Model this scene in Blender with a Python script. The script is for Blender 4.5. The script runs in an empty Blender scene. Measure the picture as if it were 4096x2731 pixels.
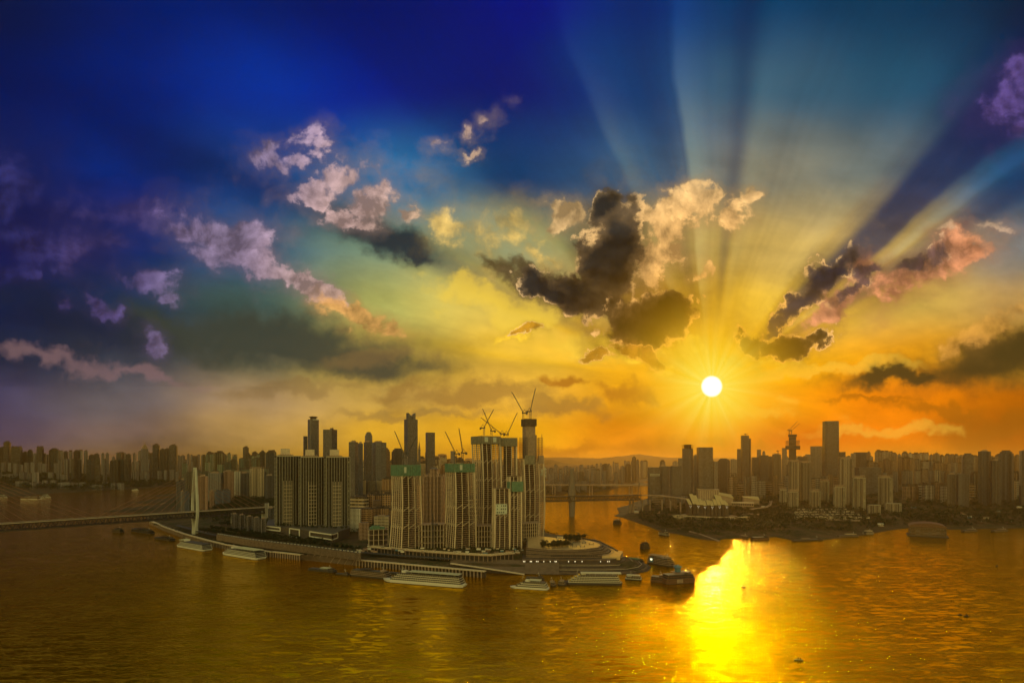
import bpy, bmesh, math, random
from mathutils import Vector, Matrix, noise as mnoise

S = bpy.context.scene
COL = S.collection
R = math.radians
# ------------------------------------------------------------------ camera
CAM_H = 200.0          # the photograph is taken from a high roof over the river
FPX = 2275.0           # focal length, in pixels of the 4096 px wide photograph
HOR = 1850.0           # row of the horizon
cam_d = bpy.data.cameras.new('camera')
cam = bpy.data.objects.new('camera', cam_d); COL.objects.link(cam)
cam.location = (0, 0, CAM_H); cam.rotation_euler = (R(90), 0, 0)
cam_d.sensor_width = 36.0; cam_d.lens = 36.0 * FPX / 4096
cam_d.shift_y = (HOR - 1365.5) / 4096.0
cam_d.clip_start = 1.0; cam_d.clip_end = 90000.0
S.camera = cam
S.view_settings.view_transform = 'Standard'; S.view_settings.look = 'None'
S.view_settings.exposure = 1.15; S.view_settings.gamma = 1.0
S.view_settings.use_curve_mapping = False
S.render.engine = 'CYCLES'
cy = S.cycles
cy.max_bounces = 5; cy.diffuse_bounces = 2; cy.glossy_bounces = 2; cy.transmission_bounces = 2
cy.volume_bounces = 0; cy.transparent_max_bounces = 6
cy.sample_clamp_indirect = 3.0; cy.sample_clamp_direct = 0.0
cy.use_denoising = True; cy.use_adaptive_sampling = True; cy.adaptive_threshold = 0.012; cy.adaptive_min_samples = 24
cy.caustics_reflective = False; cy.caustics_refractive = False

def lin(c):
    return tuple((x/255.0)/12.92 if x/255.0 <= 0.04045 else ((x/255.0+0.055)/1.055)**2.4 for x in c)
SUNX, SUNY = 2847.0, 1545.0
SUN_AZ = math.atan((SUNX-2048)/FPX)                     # east of straight ahead (+Y)
SUN_EL = math.atan((HOR-SUNY)/math.hypot(FPX, SUNX-2048))

# ------------------------------------------------------------------ node expressions
class V:
    """a float socket with arithmetic"""
    def __init__(s, nt, sock): s.nt, s.s = nt, sock
    def _op(s, op, *o, clamp=False):
        n = s.nt.nodes.new('ShaderNodeMath'); n.operation = op; n.use_clamp = clamp
        for i, a in enumerate((s,)+o):
            if isinstance(a, V): s.nt.links.new(a.s, n.inputs[i])
            else: n.inputs[i].default_value = a
        return V(s.nt, n.outputs[0])
    def __add__(s, o): return s._op('ADD', o)
    __radd__ = __add__
    def __mul__(s, o): return s._op('MULTIPLY', o)
    __rmul__ = __mul__
    def __sub__(s, o): return s._op('SUBTRACT', o)
    def __rsub__(s, o): return (s*-1.0)+o
    def __truediv__(s, o): return s._op('DIVIDE', o)
    def __rtruediv__(s, o): return s._op('POWER', -1.0)*o
    def max(s, o): return s._op('MAXIMUM', o)
    def min(s, o): return s._op('MINIMUM', o)
    def smin(s, o, k): return s._op('SMOOTH_MIN', o, k)
    def pow(s, o): return s._op('POWER', o)
    def exp(s): return s._op('EXPONENT')
    def clamp(s): return s._op('ADD', 0.0, clamp=True)
    def step(s, a, b, lo=0.0, hi=1.0):
        n = s.nt.nodes.new('ShaderNodeMapRange'); n.interpolation_type = 'SMOOTHSTEP'
        s.nt.links.new(s.s, n.inputs[0])
        for i, v in enumerate((a, b, lo, hi)): n.inputs[i+1].default_value = v
        return V(s.nt, n.outputs[0])
def ramp(nt, fac, stops, interp='B_SPLINE'):
    n = nt.nodes.new('ShaderNodeValToRGB'); cr = n.color_ramp; cr.interpolation = interp
    while len(cr.elements) > 1: cr.elements.remove(cr.elements[0])
    cr.elements[0].position = stops[0][0]; cr.elements[0].color = (*lin(stops[0][1]), 1)
    for p, c in stops[1:]:
        e = cr.elements.new(p); e.color = (*lin(c), 1)
    nt.links.new(fac.s, n.inputs[0]); return n.outputs[0]
def mixc(nt, fac, a, b, mode='MIX'):
    n = nt.nodes.new('ShaderNodeMix'); n.data_type = 'RGBA'; n.blend_type = mode; n.clamp_factor = True
    for k, v in ((0, fac), (6, a), (7, b)):
        if isinstance(v, V): v = v.s
        if isinstance(v, (float, int)): n.inputs[k].default_value = v
        elif isinstance(v, tuple): n.inputs[k].default_value = (*v, 1) if len(v) == 3 else v
        else: nt.links.new(v, n.inputs[k])
    return n.outputs[2]
def cscale(nt, col, f):
    n = nt.nodes.new('ShaderNodeVectorMath'); n.operation = 'SCALE'
    if isinstance(col, tuple): n.inputs[0].default_value = col
    else: nt.links.new(col, n.inputs[0])
    if isinstance(f, V): nt.links.new(f.s, n.inputs[3])
    else: n.inputs[3].default_value = f
    return n.outputs[0]

# ------------------------------------------------------------------ sky
W = bpy.data.worlds.new('World'); S.world = W; W.use_nodes = True
nt = W.node_tree; nt.nodes.clear()
def comb(x, y, z=0.0):
    n = nt.nodes.new('ShaderNodeCombineXYZ')
    for i, a in enumerate((x, y, z)):
        if isinstance(a, V): nt.links.new(a.s, n.inputs[i])
        else: n.inputs[i].default_value = a
    return n.outputs[0]
tc = nt.nodes.new('ShaderNodeTexCoord')
sx = nt.nodes.new('ShaderNodeSeparateXYZ'); nt.links.new(tc.outputs['Generated'], sx.inputs[0])
dx, dy, dz = (V(nt, sx.outputs[i]) for i in range(3))
yy = dy.max(0.06)
# azimuth and height of a sky direction as tangents, in units where one thousand is about 24 degrees
PX = (dx/yy)*2.275 + 2.048
PY = ((dz.max(0.0)/yy)*-2.275) + 1.85
def noise(vec, scale, detail, rough=0.55, lac=2.0, dist=0.0):
    n = nt.nodes.new('ShaderNodeTexNoise'); n.noise_dimensions = '2D' if False else '3D'
    nt.links.new(vec, n.inputs['Vector'])
    n.inputs['Scale'].default_value = scale; n.inputs['Detail'].default_value = detail
    n.inputs['Roughness'].default_value = rough; n.inputs['Lacunarity'].default_value = lac
    n.inputs['Distortion'].default_value = dist
    return n
P0 = comb(PX, PY)
# slow swirls that keep the colour fields from looking ruled
nw = noise(comb(PX, PY*1.8, 3.0), 1.6, 4, 0.5)
sw = nt.nodes.new('ShaderNodeSeparateColor'); nt.links.new(nw.outputs['Color'], sw.inputs[0])
WX = PX + (V(nt, sw.outputs[0])-0.5)*0.35
WY = PY + (V(nt, sw.outputs[1])-0.5)*0.16
rows = [
 (0.00, [(2,18,62),(0,20,84),(0,22,92),(0,20,106),(0,16,122),(0,42,112),(0,58,98),(0,52,84),(0,30,58)]),
 (0.35, [(0,22,86),(0,26,102),(0,38,130),(0,26,122),(0,20,112),(8,58,114),(52,90,112),(24,74,100),(0,46,86)]),
 (0.70, [(0,26,86),(0,34,110),(14,56,118),(30,90,130),(6,60,106),(52,90,120),(128,124,104),(88,100,104),(0,70,110)]),
 (0.98, [(6,20,78),(10,34,92),(34,74,108),(112,136,112),(140,142,92),(150,132,72),(196,162,82),(190,158,90),(116,118,116)]),
 (1.22, [(4,30,66),(12,44,70),(60,84,78),(166,164,84),(214,182,72),(206,150,36),(228,182,48),(214,172,66),(200,158,86)]),
 (1.42, [(24,40,66),(54,62,74),(96,96,70),(180,156,64),(236,186,46),(246,178,14),(255,184,0),(232,156,20),(196,146,36)]),
 (1.60, [(62,58,88),(98,90,92),(156,128,88),(206,166,78),(226,172,58),(250,170,14),(255,158,0),(248,134,0),(186,98,0)]),
 (1.74, [(76,66,90),(118,98,90),(184,146,80),(222,168,44),(230,166,18),(238,136,2),(236,106,0),(236,124,0),(176,88,0)]),
 (1.84, [(84,74,84),(130,106,84),(190,150,64),(222,162,28),(222,152,12),(224,128,4),(232,124,0),(240,146,6),(190,106,0)]),
]
XF = WX*(1/4.096)
base = None; py0 = None
for y, cols in rows:
    c = ramp(nt, XF.clamp() if base is None else XF, [(i/8.0, k) for i, k in enumerate(cols)], 'CARDINAL' if False else 'EASE')
    base = c if base is None else mixc(nt, WY.step(py0, y), base, c)
    py0 = y
# polar place about the sun
RX = PX - SUNX/1000; RY = PY*-1.0 + SUNY/1000
RR = (RX*RX + RY*RY).pow(0.5)
ang = RY._op('ARCTAN2', RX)*(180/math.pi)               # degrees, anticlockwise from the right
# shafts of light and shadow fanning out between the clouds
wob = V(nt, noise(comb(PX, PY, 9.0), 2.2, 3, 0.5).outputs[0]) - 0.5
A = (ang + wob*5.0)*(1/180.0)
g = lambda v: (int(255*((v if v<=0.0031308*12.92 else v))),)*3
def val_ramp(fac, stops):
    n = nt.nodes.new('ShaderNodeValToRGB'); cr = n.color_ramp; cr.interpolation = 'EASE'
    while len(cr.elements) > 1: cr.elements.remove(cr.elements[0])
    cr.elements[0].position = stops[0][0]/180.; cr.elements[0].color = (stops[0][1],)*3+(1,)
    for p, c in stops[1:]:
        e = cr.elements.new(p/180.); e.color = (c, c, c, 1)
    nt.links.new(fac.s, n.inputs[0]); return V(nt, n.outputs[0])
rays = val_ramp(A, [(0,.5),(10,.5),(22,.60),(29,.50),(32,.20),(34.5,.30),(36.5,.80),(38.5,.50),(40.5,.02),(46,.0),(49.5,.40),(54,.66),(64,.60),
  (74,.52),(80,.60),(84,.26),(89,.56),(95.5,.86),(97,.50),(101,.34),(107,.54),(111.5,.66),(114,.46),(124,.36),(133,.34),(145,1.0),(150,.74),(156,.33),(161,.62),(168,.58),(174,.40),(180,.5)])
fine = V(nt, noise(comb(A*30.0, 0.0, 0.0), 2.4, 2, 0.6).outputs[0]) - 0.5
up = RY.step(-0.02, 0.12)
reach = RR.step(0.12, 0.50)*up
amt = (rays-0.5)*2.0*reach
rayc = ramp(nt, RR*0.5, [(0,(150,100,10)),(.15,(110,84,34)),(.27,(66,66,66)),(.42,(34,52,84)),(.60,(10,40,84)),(.8,(4,24,76)),(1,(0,12,64))], 'EASE')
base = mixc(nt, (amt*-1.0).max(0.0)*0.88, base, rayc)
base = cscale(nt, base, ((amt.max(0.0)*0.42) + (fine*RR.step(0.1, 0.5)*up*0.26) + 1.0).max(0.12))
# long streaks of thin cloud drawn out along the shafts, and broad uneven thickness
pst = V(nt, noise(comb(A*7.0, RR*1.5, 4.0), 1.3, 6, 0.6, 2.0, 0.5).outputs[0]) - 0.5
pbg = V(nt, noise(comb(PX*0.8, PY*1.9 - PX*0.25, 12.0), 2.6, 7, 0.6).outputs[0]) - 0.5
band = RR.step(0.05, 0.35)*PY.step(0.2, 0.9)
base = cscale(nt, base, (pst*band*0.9 + pbg*band*1.35 + 1.0).max(0.3))
# lit shafts carry some pale air light of their own
shaft = amt.max(0.0)*RR.step(1.9, 0.45)
base = mixc(nt, shaft*0.58, base, ramp(nt, RR*0.5, [(0,(255,214,60)),(.3,(206,186,116)),(.5,(150,168,140)),(.75,(64,116,164)),(1,(20,60,140))], 'EASE'))

# cloud relief shared by every bank: fine billows, and the same sampled a step nearer the sun
un = 1.0/(RR + 0.05)
cb = V(nt, noise(comb(PX, PY, 0.0), 5.5, 10, 0.60, 2.05, 0.25).outputs[0])
OX = PX - RX*un*0.022; OY = PY + RY*un*0.022 + 0.012
cb2 = V(nt, noise(comb(OX, OY, 0.0), 5.5, 6, 0.60, 2.05, 0.25).outputs[0])
lo1 = V(nt, noise(comb(PX, PY, 2.0), 2.6, 3, 0.5).outputs[0])
lo2 = V(nt, noise(comb(PX - RX*un*0.07, PY + RY*un*0.07 + 0.03, 2.0), 2.6, 3, 0.5).outputs[0])
relief = (cb - cb2)*1.15 + (lo1 - lo2)*0.9
cbig = V(nt, noise(comb(PX*1.0, PY*1.7, 5.0), 3.2, 5, 0.55).outputs[0])
nwp = noise(comb(PX, PY, 7.0), 5.0, 7, 0.62)
swp = nt.nodes.new('ShaderNodeSeparateColor'); nt.links.new(nwp.outputs['Color'], swp.inputs[0])
QX = PX + (V(nt, swp.outputs[0])-0.5)*0.30
QY = PY + (V(nt, swp.outputs[1])-0.5)*0.26
def bank(ells, k=0.25, after=None):
    # the coordinate hangs on the layer below by a nothing, which keeps the evaluation of the layers in order
    d = None
    sc_ = nt.nodes.new('ShaderNodeSeparateColor'); nt.links.new(after, sc_.inputs[0])
    P0 = comb(QX + V(nt, sc_.outputs[0])*1e-9, QY)
    for (cx, cyy, rx, ry, rot) in ells:
        m = nt.nodes.new('ShaderNodeMapping'); m.vector_type = 'TEXTURE'
        m.inputs['Location'].default_value = (cx/1000, cyy/1000, 0)
        m.inputs['Rotation'].default_value = (0, 0, R(-rot))
        m.inputs['Scale'].default_value = (rx/1000, ry/1000, 1)
        nt.links.new(P0, m.inputs['Vector'])
        l = nt.nodes.new('ShaderNodeVectorMath'); l.operation = 'LENGTH'; nt.links.new(m.outputs[0], l.inputs[0])
        l = V(nt, l.outputs['Value'])
        d = l if d is None else d.smin(l, k)
    return 1.0 - d
litc = ramp(nt, RR*0.35, [(0,(255,196,20)),(.10,(255,178,60)),(.2,(248,190,112)),(.32,(232,190,128)),(.44,(232,192,150)),(.56,(208,172,164)),(.70,(140,122,150)),(.86,(84,70,122)),(1,(44,44,98))], 'EASE')
darkc = ramp(nt, RR*0.35, [(0,(110,66,0)),(.08,(58,40,4)),(.18,(30,26,18)),(.28,(34,36,34)),(.42,(36,46,42)),(.56,(26,44,50)),(.75,(12,28,52)),(1,(6,14,60))], 'EASE')
def lay(base, ells, kind, edge=0.25, amp=1.5, alpha=1.0, tint=None, k=0.25, soft=0.0):
    f = bank(ells, k, base)
    f = f + (cb-0.48)*amp*1.5 + (cbig-0.5)*amp*0.5 + pst*amp*0.7
    a = f.step(0.0, edge)
    if kind == 'lit':
        body = cscale(nt, litc if tint is None else tint, (relief*3.6 + 0.90 - f.step(0.3, 1.4)*0.25).max(0.4))
        base = mixc(nt, f.step(-1.0, 0.5)*(alpha*0.42), base, cscale(nt, litc if tint is None else tint, 0.52))
        out = mixc(nt, a*alpha, base, body)
    elif kind == 'dark':
        rim = (f.step(0.0, 0.10) - f.step(0.12, 0.30)).max(0.0)
        body = cscale(nt, mixc(nt, f.step(0.70, 0.05)*0.26, darkc if tint is None else tint, cscale(nt, litc, 0.62)), (relief*3.4 + 0.95).max(0.35))
        base = mixc(nt, f.step(-0.8, 0.4)*(alpha*0.45), base, body)
        out = mixc(nt, a*alpha, base, body)
        out = mixc(nt, rim*(relief*6.0+0.34).clamp()*0.9*(1-soft), out, cscale(nt, litc, 1.12))
    else:                                              # soft veil
        a = f.step(-0.15, 0.75)
        out = mixc(nt, a*alpha, base, tint if tint is not None else darkc)
    return out
T = lambda r, g_, b: (*lin((r, g_, b)),)
# veils and long bands first
base = lay(base, [(1080,1370,620,120,-6),(680,1320,340,100,-14),(1520,1470,330,80,-4)], 'veil', alpha=.9, tint=T(54,62,52), amp=.9)
base = lay(base, [(330,1280,380,90,-14),(100,1180,240,70,0)], 'veil', alpha=.7, tint=T(14,30,56), amp=.9)
base = lay(base, [(240,1450,360,44,-9),(560,1505,300,34,-6)], 'veil', alpha=.6, tint=T(138,106,108), amp=1.2)
base = lay(base, [(1530,945,330,90,-28),(1660,1030,150,44,-25)], 'veil', alpha=.98, tint=T(36,48,54), amp=.7)
base = lay(base, [(1960,960,200,130,-30),(1830,900,110,70,-20),(2180,1040,140,60,-25)], 'lit', alpha=.72, tint=T(226,186,96), amp=2.6, edge=.9)
base = lay(base, [(2060,1090,180,55,-28),(2250,1180,190,75,-24),(1960,1040,90,40,-30)], 'veil', alpha=.95, tint=T(84,70,40), amp=1.4)
base = lay(base, [(1900,1590,380,50,3),(2260,1640,300,44,-2),(1620,1560,200,40,6)], 'veil', alpha=.66, tint=T(140,102,48), amp=1.6)
base = lay(base, [(1500,1430,240,40,4),(1180,1560,380,34,3),(1700,1660,420,24,0)], 'veil', alpha=.5, tint=T(132,104,60), amp=1.3)
base = lay(base, [(2450,1565,190,56,-4),(2570,1600,100,26,0),(2280,1540,120,30,-8)], 'veil', alpha=.85, tint=T(170,104,24), amp=1.6)
base = lay(base, [(2120,1300,260,60,-20),(2360,1400,260,60,-14),(1900,1200,260,60,-20)], 'veil', alpha=.55, tint=T(255,214,70), amp=2.4)
base = lay(base, [(2700,1790,130,60,0),(2560,1800,110,50,0),(2880,1760,80,36,0),(3040,1790,90,40,0),(2200,1790,300,30,0)], 'veil', alpha=.6, tint=T(160,84,4), amp=1.4)
base = lay(base, [(3980,1450,560,125,9),(3620,1515,420,55,5),(4060,1385,340,90,12)], 'veil', alpha=.98, tint=T(60,52,22), amp=.6)
base = lay(base, [(4000,1720,380,110,12),(3750,1640,300,30,-5),(3500,1600,260,18,0)], 'veil', alpha=.65, tint=T(150,88,6), amp=1.2)
base = lay(base, [(3300,1480,420,30,4),(3000,1640,300,30,-4),(3450,1720,300,24,3)], 'veil', alpha=.4, tint=T(255,206,70), amp=1.8)
# lit clouds
base = lay(base, [(10,760,150,190,-20),(90,960,150,130,-30),(270,1010,120,110,-40),(20,1090,110,50,0)], 'lit', alpha=.8, amp=1.4, edge=.9)
base = lay(base, [(620,870,340,80,-14),(440,960,80,60,0),(300,860,160,50,0)], 'lit', alpha=.4, amp=1.8, edge=1.0)
base = lay(base, [(860,930,200,100,-18),(970,980,100,66,-30),(760,910,120,50,-10)], 'lit', alpha=.9, amp=1.9, edge=.6)
base = lay(base, [(1090,1080,110,46,-25),(1210,1140,130,54,-25),(1310,1185,70,46,-20)], 'lit', alpha=.9, amp=2.0, edge=.4)
base = lay(base, [(1430,1275,140,54,-12),(1540,1300,80,40,-10),(1380,1250,80,30,0)], 'lit', alpha=.8, amp=2.0, edge=.6, tint=T(230,168,92))
base = lay(base, [(610,1125,120,60,-10),(262,1175,36,44,0),(390,1215,90,50,-25),(625,1370,46,54,0),(110,1110,56,34,0),(680,1180,60,30,0)], 'lit', alpha=.7, amp=2.0, edge=.7)
base = lay(base, [(1270,605,110,66,20),(1060,640,100,70,0),(1180,660,90,50,0),(1345,705,104,60,25),(1230,780,130,42,5),(1480,815,130,80,0),(1640,860,56,46,0),(1380,865,120,34,-8)], 'lit', alpha=.9, amp=2.5, edge=.55, k=.15)
base = lay(base, [(1975,470,74,46,30),(1855,525,36,32,0),(1762,590,40,36,0),(1870,620,36,18,0)], 'lit', alpha=.66, amp=2.4, edge=.8, k=.1)
base = lay(base, [(2255,860,72,54,20),(2240,920,60,34,0)], 'lit', alpha=.9, amp=2.8, edge=.45)
base = lay(base, [(2700,900,110,95,0),(2620,1070,80,120,-20),(2700,1010,66,76,0),(2580,840,60,36,0)], 'lit', alpha=.95, amp=2.4, edge=.45)
base = lay(base, [(2800,815,44,76,-20),(2940,850,66,70,35),(2990,790,50,44,0),(2800,1090,36,36,0)], 'lit', alpha=.85, amp=2.9, edge=.5, k=.12)
base = lay(base, [(3640,1080,300,88,24),(3800,1020,170,84,24),(3360,1190,200,66,36),(3480,1050,110,70,30)], 'lit', alpha=.92, amp=2.2, edge=.6, tint=T(232,152,104))
base = lay(base, [(3980,905,76,24,4),(3800,930,70,24,0)], 'lit', alpha=.5, amp=1.9, edge=.8)
base = lay(base, [(3980,1290,140,76,38),(4070,1240,80,60,0),(3860,1360,120,40,20)], 'lit', alpha=.5, amp=1.9, edge=.7, tint=T(230,164,72))
base = lay(base, [(4010,400,150,130,20),(4090,300,90,70,0),(4096,520,120,90,0)], 'lit', alpha=.66, amp=1.7, edge=.7, tint=T(104,82,150))
base = lay(base, [(2480,1400,110,74,-20),(2640,1440,90,54,0),(2560,1330,130,50,0),(2120,1360,110,30,0),(3050,1430,110,46,0),(2780,1380,90,40,20),(2900,1430,60,24,0)], 'lit', alpha=.7, amp=2.6, edge=.6, tint=T(255,206,50))
# dark clouds with bright rims
base = lay(base, [(2445,1020,125,270,-8),(2425,830,84,110,-8),(2370,1200,200,96,-24),(2180,1150,150,44,-26)], 'dark', alpha=.98, amp=1.05, edge=.28)
base = lay(base, [(2590,1265,200,125,10),(2715,1215,105,78,0),(2600,1345,100,76,0)], 'dark', alpha=.98, amp=1.0, edge=.24)
base = lay(base, [(3330,1070,190,60,40),(3190,1200,120,40,46),(3110,1280,80,30,45)], 'dark', alpha=.92, amp=1.5, edge=.4, tint=T(40,40,48))
base = lay(base, [(3085,1360,115,66,0),(3020,1375,76,64,0),(3160,1370,76,56,0),(3280,1345,80,46,10)], 'dark', alpha=.93, amp=2.2, edge=.3)
base = lay(base, [(3650,1030,130,56,20),(3500,1060,80,40,30),(3430,1130,140,28,38)], 'dark', alpha=.75, amp=2.0, edge=.5, tint=T(66,60,68), soft=.4)
base = lay(base, [(2610,1440,76,32,-10),(2500,1420,50,22,0),(2140,1350,70,20,0),(2360,1430,56,18,0)], 'dark', alpha=.7, amp=2.2, edge=.5, tint=T(160,104,20))
# the glow about the sun and its disc
base = mixc(nt, (RR*RR*-11.0).exp()*0.62, base, lin((255,180,0)))
base = mixc(nt, (RR*RR*-38.0).exp()*0.95, base, lin((255,226,30)))
star = V(nt, noise(comb(ang*0.085, 0.0, 2.0), 1.0, 1, 0.5).outputs[0])
base = mixc(nt, ((RR*-11.0).exp()*((star-0.36).max(0.0)*2.2+0.40)).clamp(), base, lin((255,242,120)))
base = mixc(nt, RR.step(0.046, 0.034), base, (1.6, 1.55, 1.15))
# the half of the sky behind us: daylight sky, tinted warm to light the facades
sky = nt.nodes.new('ShaderNodeTexSky'); sky.sky_type = 'NISHITA'; sky.sun_disc = False
sky.sun_elevation = SUN_EL; sky.sun_rotation = SUN_AZ; sky.altitude = 200
sky.dust_density = 3.0; sky.air_density = 1.2
SKY_K = 0.15
back = mixc(nt, 1.0, cscale(nt, sky.outputs[0], SKY_K), (1.55, 1.02, 0.38), 'MULTIPLY')
# overhead, out of view: a warm grey zenith added to warm the ground light
base = mixc(nt, dz.step(0.66, 0.80), base, lin((122,104,78)))
base = cscale(nt, base, 0.45)                            # the front sky is set against the exposure above
fin = mixc(nt, dy.step(0.02, 0.30), back, base)
bg = nt.nodes.new('ShaderNodeBackground'); bg.inputs['Strength'].default_value = 1.0
nt.links.new(fin, bg.inputs['Color'])
wo = nt.nodes.new('ShaderNodeOutputWorld'); nt.links.new(bg.outputs[0], wo.inputs['Surface'])
W.cycles.sampling_method = 'MANUAL'; W.cycles.sample_map_resolution = 1024

# ------------------------------------------------------------------ sun
sl = bpy.data.lights.new('sun', 'SUN'); sl.energy = 0.42; sl.angle = R(0.8); sl.color = (1.0, 0.66, 0.22)
so = bpy.data.objects.new('sun', sl); COL.objects.link(so)
sd = Vector((math.sin(SUN_AZ)*math.cos(SUN_EL), math.cos(SUN_AZ)*math.cos(SUN_EL), math.sin(SUN_EL)))
so.rotation_euler = sd.to_track_quat('Z', 'Y').to_euler()

# ================================================================== helpers
F = FPX
def Wp(px, py, z=0.0):
    """the place at height z that the photograph shows at (px, py)"""
    d = (CAM_H - z)*F/(py - HOR); return Vector(((px-2048)/F*d, d, z))
def At(px, d, z=0.0): return Vector(((px-2048)/F*d, d, z))
def Zat(py, d): return CAM_H - (py-HOR)/F*d
def depth(py, z=0.0): return (CAM_H - z)*F/(py - HOR)

def nmat(name, col=(.5,.5,.5), rough=.7, metal=0.0, spec=.4, noisy=0.0, nscale=.2, bump=0.0, bscale=1.0):
    m = bpy.data.materials.new(name); m.use_nodes = True
    t = m.node_tree; b = t.nodes['Principled BSDF']
    b.inputs['Base Color'].default_value = (*col, 1); b.inputs['Roughness'].default_value = rough
    b.inputs['Metallic'].default_value = metal; b.inputs['Specular IOR Level'].default_value = spec
    if noisy or bump:
        tcn = t.nodes.new('ShaderNodeTexCoord'); n = t.nodes.new('ShaderNodeTexNoise')
        n.inputs['Scale'].default_value = nscale; n.inputs['Detail'].default_value = 6; n.inputs['Roughness'].default_value = .65
        t.links.new(tcn.outputs['Object'], n.inputs['Vector'])
        if noisy:
            mr = t.nodes.new('ShaderNodeMapRange'); t.links.new(n.outputs[0], mr.inputs[0])
            mr.inputs[1].default_value = .3; mr.inputs[2].default_value = .7
            mr.inputs[3].default_value = 1-noisy; mr.inputs[4].default_value = 1+noisy
            s = t.nodes.new('ShaderNodeVectorMath'); s.operation = 'SCALE'; s.inputs[0].default_value = col
            t.links.new(mr.outputs[0], s.inputs[3]); t.links.new(s.outputs[0], b.inputs['Base Color'])
        if bump:
            bp = t.nodes.new('ShaderNodeBump'); bp.inputs['Strength'].default_value = bump; bp.inputs['Distance'].default_value = bscale
            t.links.new(n.outputs[0], bp.inputs['Height']); t.links.new(bp.outputs[0], b.inputs['Normal'])
    return m

def facade_mat(name, bay=3.4, floor=3.2, glass=False, winw=(.18,.82), winh=(.28,.84), stripes=.35, wcol=(.035,.035,.04)):
    """walls with rows of windows; the wall colour is the object's own colour"""
    m = bpy.data.materials.new(name); m.use_nodes = True
    t = m.node_tree; b = t.nodes['Principled BSDF']
    uv = t.nodes.new('ShaderNodeUVMap'); uv.uv_map = 'uv'
    sp = t.nodes.new('ShaderNodeSeparateXYZ'); t.links.new(uv.outputs[0], sp.inputs[0])
    u, v = V(t, sp.outputs[0]), V(t, sp.outputs[1])
    us, vs = u*(1/bay), v*(1/floor)
    fu, fv = us._op('FRACT'), vs._op('FRACT')
    def inside(f, a, c): return f._op('GREATER_THAN', a)*f._op('LESS_THAN', c)
    win = inside(fu, *winw)*inside(fv, *winh)
    cu, cv = us._op('FLOOR'), vs._op('FLOOR')
    oi = t.nodes.new('ShaderNodeObjectInfo')
    def wn(a, c, d=None):
        c3 = t.nodes.new('ShaderNodeCombineXYZ'); t.links.new(a.s, c3.inputs[0])
        if isinstance(c, V): t.links.new(c.s, c3.inputs[1])
        else: c3.inputs[1].default_value = c
        t.links.new(oi.outputs['Random'], c3.inputs[2])
        w = t.nodes.new('ShaderNodeTexWhiteNoise'); t.links.new(c3.outputs[0], w.inputs['Vector']); return V(t, w.outputs['Value'])
    colr = wn(cu, 3.5)                                 # each bay column has its own tone
    cell = wn(cu, cv)
    tone = colr.step(0.0, 1.0, 1-stripes, 1+stripes)
    # floor edges catch a thin pale line, upper wall a little weather
    slab = inside(fv, 0.0, 0.12)
    wsc = t.nodes.new('ShaderNodeVectorMath'); wsc.operation = 'SCALE'
    t.links.new(oi.outputs['Color'], wsc.inputs[0]); t.links.new((tone*(slab*0.18+0.95)).s, wsc.inputs[3])
    wc = t.nodes.new('ShaderNodeVectorMath'); wc.operation = 'SCALE'; wc.inputs[0].default_value = wcol
    t.links.new((cell*cell*2.2+0.4).s, wc.inputs[3])
    mx = mixc(t, win, wsc.outputs[0], wc.outputs[0])
    geo = t.nodes.new('ShaderNodeNewGeometry'); gs = t.nodes.new('ShaderNodeSeparateXYZ'); t.links.new(geo.outputs['Normal'], gs.inputs[0])
    roof = V(t, gs.outputs[2])._op('GREATER_THAN', 0.5)
    mx = mixc(t, roof, mx, (.16,.15,.14))
    t.links.new(mx, b.inputs['Base Color'])
    t.links.new((win*(1.0-roof)).step(0, 1, .75, .12 if glass else .25).s, b.inputs['Roughness'])
    b.inputs['Specular IOR Level'].default_value = .6 if glass else .4
    return m

def uvs(me, s=1.0):
    ul = me.uv_layers.new(name='uv')
    vs = me.vertices
    for p in me.polygons:
        n = p.normal
        if abs(n.z) > .7:
            for li in p.loop_indices:
                c = vs[me.loops[li].vertex_index].co; ul.data[li].uv = (c.x, c.y)
        else:
            tx, ty = -n.y, n.x; l = math.hypot(tx, ty) or 1
            for li in p.loop_indices:
                c = vs[me.loops[li].vertex_index].co; ul.data[li].uv = ((c.x*tx+c.y*ty)/l, c.z)

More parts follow.
